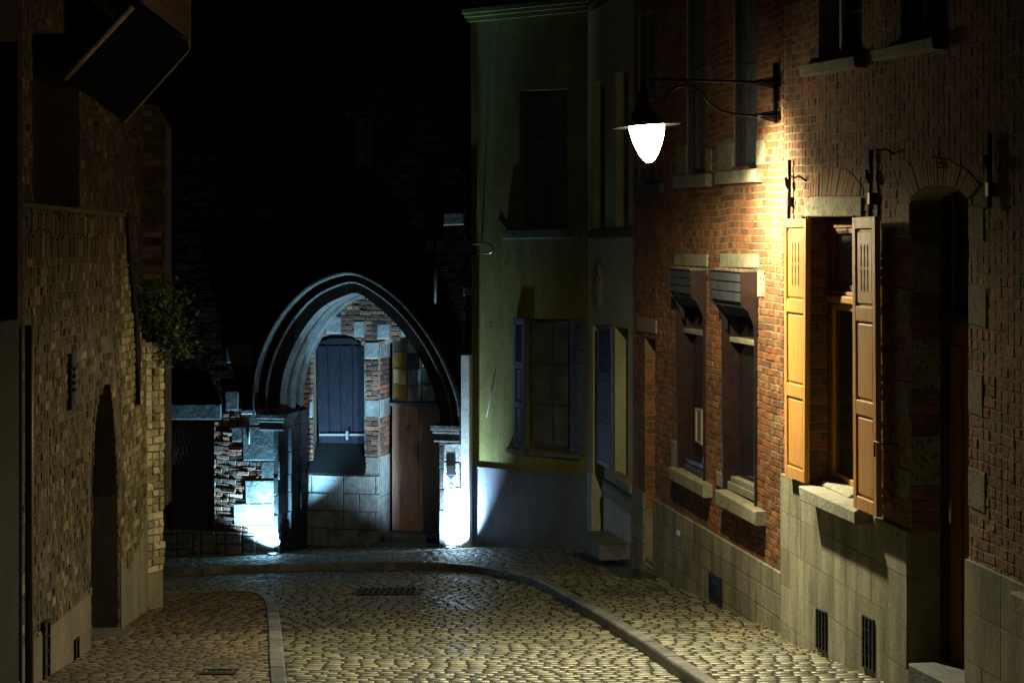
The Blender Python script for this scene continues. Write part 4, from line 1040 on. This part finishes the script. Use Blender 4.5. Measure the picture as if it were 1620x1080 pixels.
# window filled by a board shutter tilting forward over a dark gap
cc = PR([(497, 535), (577, 535), (577, 705), (504, 705)], RD+.1)
mb = MB(); f = quad(cc)
mb.prism([f(0, .05), f(.3, .0), f(.7, 0), f(1, .06), f(1, 1), f(0, 1)], RD+.12, RD+.16, 0, .004)
for i in range(4):
    s = i/4; mb.prism(sub(f, s+.012, .07, s+.238, .87), RD+.105+.004*(i % 2), RD+.125, 0, .004)
o = add('window_shutter', mb, M['navywood'], hR, fr)
q = sub(f, .03, .885, 1, .905); mb = MB(); mb.prism(q, RD+.085, RD+.12, 0, .003); mb.box(f(.62, .9)[0], f(.66, .9)[0], RD+.05, RD+.1, f(.62, .94)[1], f(.62, .86)[1]); add('shutter_bar', mb, M['lead'], o, fr)
mb = MB(); x0, x1 = min(p[0] for p in wr)-.05, max(p[0] for p in wr)+.03; z0, z1 = wr[0][1]-.05, f(0, 1)[1]+.05
mb.box(x0, x1, RD+.3, RD+.35, wr[0][1], max(p[1] for p in wr)+.05); add('dark_window', mb, M['dark'], hR, fr)
mb = MB(); zt = wr[0][1]; mb.add([(x0-.03, RD-.11, zt-.01), (x1, RD-.11, zt-.01), (x1, RD+.12, z1), (x0+.05, RD+.12, z1), (x0-.03, RD-.09, zt-.03), (x1, RD-.09, zt-.03), (x1, RD+.14, z1-.02), (x0+.05, RD+.14, z1-.02)], [(0,1,2,3),(7,6,5,4),(0,4,5,1),(1,5,6,2),(2,6,7,3),(3,7,4,0)])
add('sloping_sill', mb, flat_mat('near_black_lead', (.004, .004, .005), .95, 0, .1), hR, fr)  # sill in one near-black colour
# door with fanlight
dy = RD+RW
dd = PR([(620, 641), (730, 641), (730, 858), (622, 858)], dy); f = quad(dd); mb = MB()
ul_, ur_ = dd[0][0], drr[-1][0]; zb_ = fr.ground(-.5, dy)+.10; zt_ = dd[0][1]
bd = (ur_-ul_)/3
for i in range(3): mb.prism([(ul_+i*bd+.003, zb_), (ul_+(i+1)*bd-.003, zb_), (ul_+(i+1)*bd-.003, zt_), (ul_+i*bd+.003, zt_)], dy, dy+.05, 0, .003)
door = add('door', mb, M['doorwood'], hR, fr)
mb = MB(); zz = PR([(650, 722)], dy)[0][1]; mb.box(ul_, ur_, dy-.006, dy+.01, zz-.006, zz+.006); add('door_batten', mb, M['doorwood'], door, fr)
kx, kz = PR([(642, 680)], dy)[0]; mb = MB()
mb.tube([(kx-.07, dy-.02, kz+.07), (kx-.03, dy-.05, kz+.02), (kx, dy-.06, kz-.03), (kx+.0, dy-.06, kz-.07)], [.012, .018, .022, .02]); mb.tube([(kx+.06, dy-.02, kz+.07), (kx+.03, dy-.06, kz+.03), (kx, dy-.06, kz-.02)], [.02, .016, .014]); mb.lathe([(0, .025), (.025, 0), (0, -.025)], 0, 10, (kx, dy-.06, kz-.08)); add('door_knocker', mb, M['brass'], door, fr)
tr = PR([(617, 632), (694, 632), (694, 641), (617, 641)], dy-.05)
mb = MB(); mb.prism([(ul_-.02, zt_), (ur_, zt_), (ur_, zt_+.05), (ul_-.02, zt_+.05)], dy-.06, dy+.04, 0, .008); add('door_head', mb, M['bluestone_w'], hR, fr)
fz1 = PR([(650, 538)], dy)[0][1]; cols = 4; rows = 4; x0 = ul_+.02; x1 = x0+(PR([(688, 600)], dy)[0][0]-x0)/3*4
z0 = zt_+.07; z1 = PR([(650, 533)], dy)[0][1]; mb = MB()
cw = (x1-x0)/cols; rh = (z1-z0)/rows
for i in range(cols+1): mb.box(x0+i*cw-.008, x0+i*cw+.008, dy-.01, dy+.02, z0, z1)
for j in range(rows+1): mb.box(x0, x1, dy-.013, dy+.02, z0+j*rh-.008, z0+j*rh+.008)
fan = add('fanlight', mb, M['lead'], hR, fr)
gy = plain_mat('amber_glass', (.12, .09, .012), (.40, .29, .05), .2, 7, 20, .006, stretch=(3, 3, 1)); gg = plain_mat('grey_old_glass', (.16, .13, .11), (.48, .46, .42), .15, 6, 20, .006, stretch=(6, 6, 1)); gd = plain_mat('green_dark_glass', (.05, .055, .04), (.12, .13, .10), .15, 6, 20, .006)
for i in range(cols):
    for j in range(rows):
        mb = MB(); mb.box(x0+i*cw+.008, x0+(i+1)*cw-.008, dy+.002, dy+.008, z0+j*rh+.008, z0+(j+1)*rh-.008)
        g = gy if (i == 0 and j in (0, 2)) else (gd if (i+j) % 3 == 0 else gg)
        if i == 0 and j == 1: g = plain_mat('pale_amber_glass', (.4, .33, .14), (.7, .6, .3), .2, 7, 20, .006)
        add('pane', mb, g, fan, fr)
mb = MB(); mb.box(ul_-.02, ur_, dy-.35, dy+.05, zb_-.3, zb_-.01, 0, .02); mb.box(ul_-.12, ur_, dy-.75, dy-.352, zb_-.4, zb_-.10, 0, .02); add('threshold', mb, M['bluestone'], hR, fr)
# heritage shield: blue and white, with the black box above it
sh = FR.P([(706, 752), (721, 752), (721, 765), (713.5, 778), (706, 765)], .05); mb = MB(); mb.prism(sh, -.045, -.03); o = add('shield_sign', mb, M['signwhite'], hR, fr)
mb = MB(); mb.prism(FR.P([(707, 752.5), (720, 752.5), (713.5, 759.5)], .05), -.049, -.044)
mb.prism(FR.P([(713.5, 761), (718.5, 767), (713.5, 775.5), (708.5, 767)], .05), -.049, -.044); add('blue_mark', mb, M['signblue'], o, fr)
mb = MB(); mb.prism(FR.P([(711.6, 767), (713.5, 764.6), (715.4, 767), (713.5, 770)], .05), -.052, -.048); add('white_mark', mb, M['signwhite'], o, fr)
mb = MB(); mb.prism(FR.P([(707, 735), (720, 735), (720, 751), (707, 751)], .06), -.075, -.02, 0, .006); add('meter_box', mb, M['iron'], hR, fr)
p = fr.at(395, 660, .05); mb = MB(); a = fr.at(394, 702, .05); mb.tube([(p[0], -.045, p[1]), (a[0], -.045, a[1])], .009); add('conduit', mb, M['lead'], hR, fr)
mb = MB(); q = top_poly
for (a, b) in ((q[0], q[1]), (q[1], q[2]), (q[2], (uL, q[3][1]))):
    mb.add([(a[0], .01, a[1]), (b[0], .01, b[1]), (b[0], 5, b[1]+(0 if b[1] > 4 else 0)), (a[0], 5, a[1]), (a[0], .01, a[1]+.1), (b[0], .01, b[1]+.1), (b[0], 5, b[1]+.1), (a[0], 5, a[1]+.1)], [(0,3,2,1),(4,5,6,7),(0,1,5,4),(1,2,6,5),(2,3,7,6),(3,0,4,7)])
add('roof', mb, M['tile'], hR, fr)

# ---------------------------------------------------------------- uplights sunk in the pavement at the feet of the arch
def uplight(u, out, power, label, aim, size, blend=.5, col=(.34, .76, 1.0)):
    w = FR.world(u, -out, 0); z = gz(w.x, w.y)
    t = thing('ground_uplight', label, 'uplight', Matrix.Translation((w.x, w.y, z)), 'uplights at the feet of the arch')
    mb = MB(); mb.lathe([(.05, .012), (.058, .022), (.075, .022), (.08, .016), (.08, -.03)], 0, 24); add('trim_ring', mb, M['lead'], t, Matrix.Translation((w.x, w.y, z)))
    mb = MB(); mb.lathe([(0, .008), (.052, .008)], 0, 24); add('lens', mb, emit_mat('uplight_lens', (.75, .95, 1), 60), t, Matrix.Translation((w.x, w.y, z)))
    l = bpy.data.lights.new('uplight_beam', 'SPOT'); l.energy = power; l.color = col; l.spot_size = math.radians(size); l.spot_blend = blend; l.shadow_soft_size = .03
    o = bpy.data.objects.new('uplight_beam', l); tgt = FR.world(*aim); d = (tgt-Vector((w.x, w.y, z+.05))).normalized()
    link(o, t, Matrix.Translation((w.x, w.y, z+.05)) @ d.to_track_quat('-Z', 'Y').to_matrix().to_4x4()); return t
ul_u = FR.at(440, 870)[0]; ur_u = FR.at(724, 865)[0]
uplight(ul_u, .20, UP_L, 'glaring ground uplight at foot of the left arch pier', (ul_u-.30, .16, .85), 104, .5)
uplight(ur_u, .35, UP_R, 'glaring ground uplight at foot of the right arch pier', (ur_u-.30, 1.2, 1.8), 120, .85, (.58, .86, 1.0))

# ================================================================ LEFT BUILDING
fr = FL
hL = thing('brick_house', 'tall tan brick house on the left with thick leaning base and pointed doorway', 'house', fr)
uN, uE = fr.at(20, 500)[0], fr.at(230, 500)[0]
ldr = fr.P([(143, 1045), (145, 760), (149, 680), (156, 628), (170, 600), (176, 622), (181, 680), (185, 780), (186, 1003)])
lo_top = fr.P([(20, 322), (60, 322), (197, 338), (204, 400), (213, 480), (224, 541), (230, 541)])
lowL = [(uN, fr.ground(uN)-.1), (ldr[0][0], fr.ground(ldr[0][0])-.1)]+ldr[1:-1]+[(ldr[-1][0], fr.ground(ldr[-1][0])-.1), (uE, fr.ground(uE)-.1)]+lo_top[::-1]
pl1 = fr.P([(20, 1038), (137, 941), (143, 930)])
mb = MB(); mb.sheet(lowL, [], 0, 0); mb.band(lo_top, 0, .45, 0, closed=False)
mb.band([(ldr[0][0], fr.ground(0)-.5)]+ldr[1:-1]+[(ldr[-1][0], fr.ground(0)-.5)], 0, .5, 0, closed=False)
groove = [fr.P([(141, 925), (139, 800), (143, 660), (150, 575), (166, 535), (178, 530), (187, 620), (193, 700), (194, 820), (190, 820), (188, 700), (182, 625), (173, 550), (168, 550), (154, 590), (147, 665), (143, 800), (144.5, 925)])]
plast = [[(uN, fr.ground(uN)-.1), (pl1[1][0]+.08, fr.ground(0)-.1), (pl1[1][0]+.08, pl1[1][1]), pl1[0]]]
dz_ = fr.P([(187, 820), (257, 870)])
reg = lowL
upx = fr.at(190, 700)[0]
cutR = [(upx, -3), (uE+1, -3), (uE+1, 9), (upx, 9)]; cutL = [(uN-1, -3), (upx-.003, -3), (upx-.003, 9), (uN-1, 9)]
bricks(mb, reg, plast+groove+[cutL], bl=.2, ch=.068, wave=.006, jit=.004, out=.011, header=.9, rough_out=.007, cham=.005, m=2, rnd=random.Random(2), zlim=(-1, fr.at(120, 408)[1]))  # end zone in a paler brick copy, painting the lamp's glow on it
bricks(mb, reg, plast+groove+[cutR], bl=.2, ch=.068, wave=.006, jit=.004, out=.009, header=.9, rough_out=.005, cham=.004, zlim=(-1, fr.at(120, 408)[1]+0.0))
# soldier-like tall header band under the sloping top
zs0 = fr.at(120, 408)[1]; x = uN
while x < fr.at(197, 400)[0]:
    z = zs0+.01; t = lo_top[1][1]+(lo_top[2][1]-lo_top[1][1])*max(0, min(1, (x-lo_top[1][0])/(lo_top[2][0]-lo_top[1][0])))
    while z < t-.06:
        h = random.uniform(.12, .2); mb.prism([(x, z), (x+.06, z), (x+.06, min(z+h, t)), (x, min(z+h, t))], -.012-random.uniform(0, .008), .005, 1, .004); z += h+.012
    x += .073
add('brick_wall', mb, [M['mortar_d'], M['brick_l'], M['brick_p']], hL, fr)
mb = MB(); mb.prism([(p[0], p[1]) for p in plast[0]], -.02, .0); add('plinth', mb, plain_mat('brown_render', (.11, .095, .07), (.19, .165, .12), .9, 2.5, 30, .006), hL, fr)
q = fr.P([(187, 905), (212, 905), (240, 885), (240, 880), (252, 850)]);
mb = MB(); a0 = fr.at(187.5, 870)[0]; a1 = uE
mb.prism([(a0, fr.ground(a0)-.1), (a1, fr.ground(a1)-.1), (a1, fr.at(240, 800)[1]), (fr.at(222, 850)[0], fr.at(222, 850)[1]), (fr.at(200, 880)[0], fr.at(200, 905)[1]), (a0, fr.at(188, 880)[1])], -.024, 0); add('limewashed_base', mb, plain_mat('streaked_lime', (.13, .135, .085), (.30, .31, .24), .85, 2.2, 20, .006, stretch=(2, 2, .4)), hL, fr)
mb = MB(); a, b = ldr[0][0], ldr[-1][0]; mb.box(a-.1, b+.2, .38, .43, fr.ground(a)-.3, max(p[1] for p in ldr)+.1); add('door', mb, M['blackwood'], hL, fr)
mb = MB(); side_bricks(mb, ldr[-1][0]-.001, -1, 0, .38, fr.ground(b)-.05, ldr[-1][1]+1.3, 0); 
mb = MB(); a = fr.at(143, 1000)[0]; b = fr.at(184, 1000)[0]; zg = fr.ground(b)
mb.prism([(a-.02, zg-.3), (b-.01, zg-.3), (b-.01, zg+.03), (a-.02, zg+.03)], -.16, .38, 0, .012); add('door_step', mb, M['bluestone'], hL, fr)
grille(fr, hL, [(69, 985), (78, 978), (78, 1100), (69, 1110)], M['iron'], 4, 0, out=.026); grille(fr, hL, [(118, 1012), (124, 1006), (124, 1100), (118, 1110)], M['iron'], 4, 0, out=.026)
mb = MB()
a = fr.at(115, 560, .03); b = fr.at(115, 640, .03); mb.prism(fr.P([(112, 560), (117, 558), (117, 645), (112, 648)], .03), -.035, -.01)
for k in range(4): p = fr.at(115, 583+k*11, .03); mb.tube([(p[0]-.05, -.05, p[1]), (p[0]+.05, -.05, p[1])], .014)
add('wall_anchor', mb, M['iron'], hL, fr)
mb = MB(); q = [fr.at(x, y, .02) for x, y in ((198, 338), (203, 400), (209, 460), (214, 520), (216, 560), (216, 640))]
mb.tube([(p[0], -.03, p[1]) for p in q], .03); add('cable_pipe', mb, M['iron'], hL, fr)
mb = MB(); mb.prism([(uN, lo_top[1][1]), (lo_top[2][0], lo_top[2][1]), (lo_top[2][0], lo_top[2][1]-.035), (uN, lo_top[1][1]-.035)], -.035, .3, 0, .006); add('coping', mb, M['brick_l'], hL, fr)
# upper wall, set back
UB = .42; topL = 3.6-fr.z0
fu = lambda pts: fr.P(pts, -UB)
ue = fu([(226, 400)])[0][0]; un = fu([(18, 400)])[0][0]
opn = fu([(58, 60), (126, 75), (126, 322), (58, 330)]); opn = fu([(50, 40), (125, 60), (125, 330), (50, 345)])
up_outer = [(un, fr.at(20, 420)[1]), (ue, fr.at(200, 600)[1]-.3), (ue, topL), (un, topL)]
mb = MB(); mb.sheet(up_outer, [opn], UB, 0); mb.band(opn, UB, UB+.4, 0)
bricks(mb, up_outer, [opn], y=UB, bl=.2, ch=.068, wave=.006, jit=.004, out=.009, header=.9, rough_out=.005, cham=.004)
add('upper_wall', mb, [M['mortar_d'], M['brick_l']], hL, fr)
mb = MB(); f = quad(opn); mb.prism(opn, UB+.35, UB+.4); add('dark_opening', mb, M['dark'], hL, fr)
mb = MB(); x0 = ue; 
fw = fr.M @ Vector((ue, UB, 0))
FE = Frame(CX+fw.x/fw.y*F, fw.y+.02, 1, 0.02)
xl = -.9; xr = FE.at(262, 400)[0]
pe = [(xl, -.3), (xr, -.3), (xr, FE.at(262, 150)[1]), (xl, FE.at(200, 100)[1])]
pe = [(xl, FE.at(200, 800)[1]), (xr, FE.at(200, 800)[1]), (xr, FE.at(262, 200)[1]), (FE.at(240, 160)[0], FE.at(240, 165)[1]), (xl, FE.at(240, 165)[1])]
mb = MB(); mb.prism(pe, .002, .4, 0); bricks(mb, pe, [], bl=.21, ch=.076, out=.014, jit=.004, m=1)
add('end_wall', mb, [M['mortar_d'], M['brick_l']], hL, FE)
# oriel with a sloping soffit
near = fu([(100, 125), (195, 195)])
def LP(u, out, z): return (u, -out+UB, z)
u1, z1 = near[0]; u2, z2 = near[1]; mb = MB()
def oriel_pts(th=0.0): pass
oN, rN = .58, .62; oF, rF = .66, .74
A = LP(u1, 0, z1); B = LP(u1, oN, z1+rN); Cc = LP(u2, oF, z2+rF); Dd = LP(u2, 0, z2)
mb.add([A, B, Cc, Dd]+[(p[0], p[1], p[2]+.05) for p in (A, B, Cc, Dd)], [(0,1,2,3),(7,6,5,4)]+[(i, (i+1)%4, 4+(i+1)%4, 4+i) for i in range(4)])
o = add('oriel_soffit', mb, flat_mat('near_black_boards', (.004, .004, .004), .95, 0, .05), hL, fr)  # soffit boards in one near-black colour
for t_, r_ in (([A, B], .035), ([Dd, Cc], .016), ([Cc, (Cc[0], Cc[1], Cc[2]+1.6)], .018)):
    mb = MB(); mb.tube(t_, r_, 0, 4); add('trim', mb, M['stone'], o, fr)
mb = MB()
for i in range(14):
    z = Cc[2]+.12+i*.115; mb.box(u1, u2, -oF+UB-.012-.0, -oF+UB+.02, z, z+.108, 0)
    mb.box(u2-.0, u2+.02, -oF+UB, UB, z, z+.108, 0); mb.box(u2-.06, u2-.04, -oF+UB, UB-.02, z-.06, z+.05, 0)
for i in range(9): mb.box(u1-.02, u1, -oF+UB+.03, UB, B[2]+.2+i*.115, B[2]+.2+i*.115+.108)
add('oriel_cladding', mb, plain_mat('weathered_boards', (.10, .075, .045), (.20, .15, .09), .8, 5, 30, .006, stretch=(1, 1, 9)), o, fr)
mb = MB(); mb.add([(un, UB-.5, topL-.1), (ue+.3, UB-.5, topL-.1), (ue+.3, 4, topL+2.6), (un, 4, topL+2.6), (un, UB-.5, topL+.05), (ue+.3, UB-.5, topL+.05), (ue+.3, 4, topL+2.75), (un, 4, topL+2.75)], [(0,3,2,1),(4,5,6,7),(0,1,5,4),(1,2,6,5),(2,3,7,6),(3,0,4,7)])
add('roof', mb, M['tile'], hL, fr)
# end pier turned toward the lamp
wE = fr.M @ Vector((uE, 0, 0))
FP = Frame(CX+wE.x/wE.y*F, wE.y, .5, 1.0)
pxr = FP.at(257.5, 700)[0]
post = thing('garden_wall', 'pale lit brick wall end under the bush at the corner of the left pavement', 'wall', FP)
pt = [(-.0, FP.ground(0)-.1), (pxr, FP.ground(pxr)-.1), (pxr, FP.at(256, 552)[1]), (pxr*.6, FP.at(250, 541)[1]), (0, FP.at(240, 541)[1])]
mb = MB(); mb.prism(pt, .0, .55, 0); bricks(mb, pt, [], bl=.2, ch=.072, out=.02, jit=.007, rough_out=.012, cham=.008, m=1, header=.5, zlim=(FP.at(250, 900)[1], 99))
add('brickwork', mb, [M['mortar'], island_mat('lamplit_brick', [(0, (.30, .25, .13)), (.4, (.6, .54, .34)), (1, (.8, .76, .58))], grime=.6, gscale=3, bd=.01)], post, FP)  # brick colour raised to stand for lamp light on this end
# nearest dark house on the left, with its pipe
FN = vp(21, 8400/679.0, 700, True)
hN = thing('dark_house', 'unlit house at the far left edge with dark window frame and pipe', 'house', FN)
mb = MB(); un0 = -4.0; wN = FN.P([(-60, 60), (15, 60), (15, 505), (-60, 505)], .06)
wN = [(FN.at(-60, 200)[0], wN[0][1]), (FN.at(13, 200)[0], wN[1][1]), (FN.at(13, 200)[0], FN.at(13, 505)[1]), (FN.at(-60, 200)[0], FN.at(13, 505)[1])]
ol = [(un0, FN.ground(un0)-.2), (0, FN.ground(0)-.2), (0, 3.6-FN.z0), (un0, 3.6-FN.z0)]
mb.sheet(ol, [wN], -.06, 0); mb.band(wN, -.06, .2, 0); mb.box(-.02, .0, -.06, .3, FN.ground(0)-.2, 3.6-FN.z0)
add('painted_wall', mb, plain_mat('near_black_render', (.012, .011, .010), (.03, .027, .022), .9, 3, 30, .006), hN, FN)  # one near-black render colour over the whole wall
window(FN, hN, [wN[3], wN[2], wN[1], wN[0]][::-1][0:4] if False else [wN[0], wN[1], wN[2], wN[3]], .05, M['blackwood'], M['glass'], 2, 3, th=.06)
mb = MB(); mb.tube([(-.03, -.11, FN.ground(0)), (-.03, -.11, FN.at(19, 515)[1])], .028); add('drain_pipe', mb, plain_mat('greenish_pipe', (.09, .095, .06), (.15, .15, .10), .5, 4, 30, .002), hN, FN)

# bush over the wall end
wB = FP.world(pxr*.5, .12, FP.at(245, 541)[1])
bush = thing('bush', 'dark leafy bush growing over the brick wall end on the left', 'bush', Matrix.Translation(wB))
mb = MB(); R5 = random.Random(11); leaf = MB()
for b in range(26):
    ang = R5.uniform(-.6, 2.3); L = R5.uniform(.25, .62); dx = math.cos(ang)*L*.75+.08; dz = math.sin(ang)*L*.9+.05; dy = R5.uniform(-.25, .3)
    if dz < -.06: dz *= .4
    pts = [Vector((0, 0, -.1)), Vector((dx*.4, dy*.3, dz*.55)), Vector((dx*.8, dy*.7, dz*.9)), Vector((dx, dy, dz))]
    mb.tube(pts, [.010, .007, .004, .002], 0, 5)
    for k in range(70):
        t = R5.uniform(.2, 1.05); i = min(2, int(t*3)); q = pts[i].lerp(pts[i+1], min(1, t*3-i))+Vector((R5.gauss(0, .06), R5.gauss(0, .06), R5.gauss(0, .06)))
        s = R5.uniform(.018, .036); d = Vector((R5.gauss(0, 1), R5.gauss(0, 1), R5.gauss(0, .6))).normalized(); e = d.cross(Vector((R5.gauss(0, 1), R5.gauss(0, 1), 1))).normalized()*s*.5; d *= s
        leaf.add([q-d, q+e, q+d, q-e], [(0, 1, 2, 3)])
add('stems', mb, M['bark'], bush, Matrix.Translation(wB)); add('foliage', leaf, M['leaf'], bush, Matrix.Translation(wB))
S.cycles.max_bounces = 6
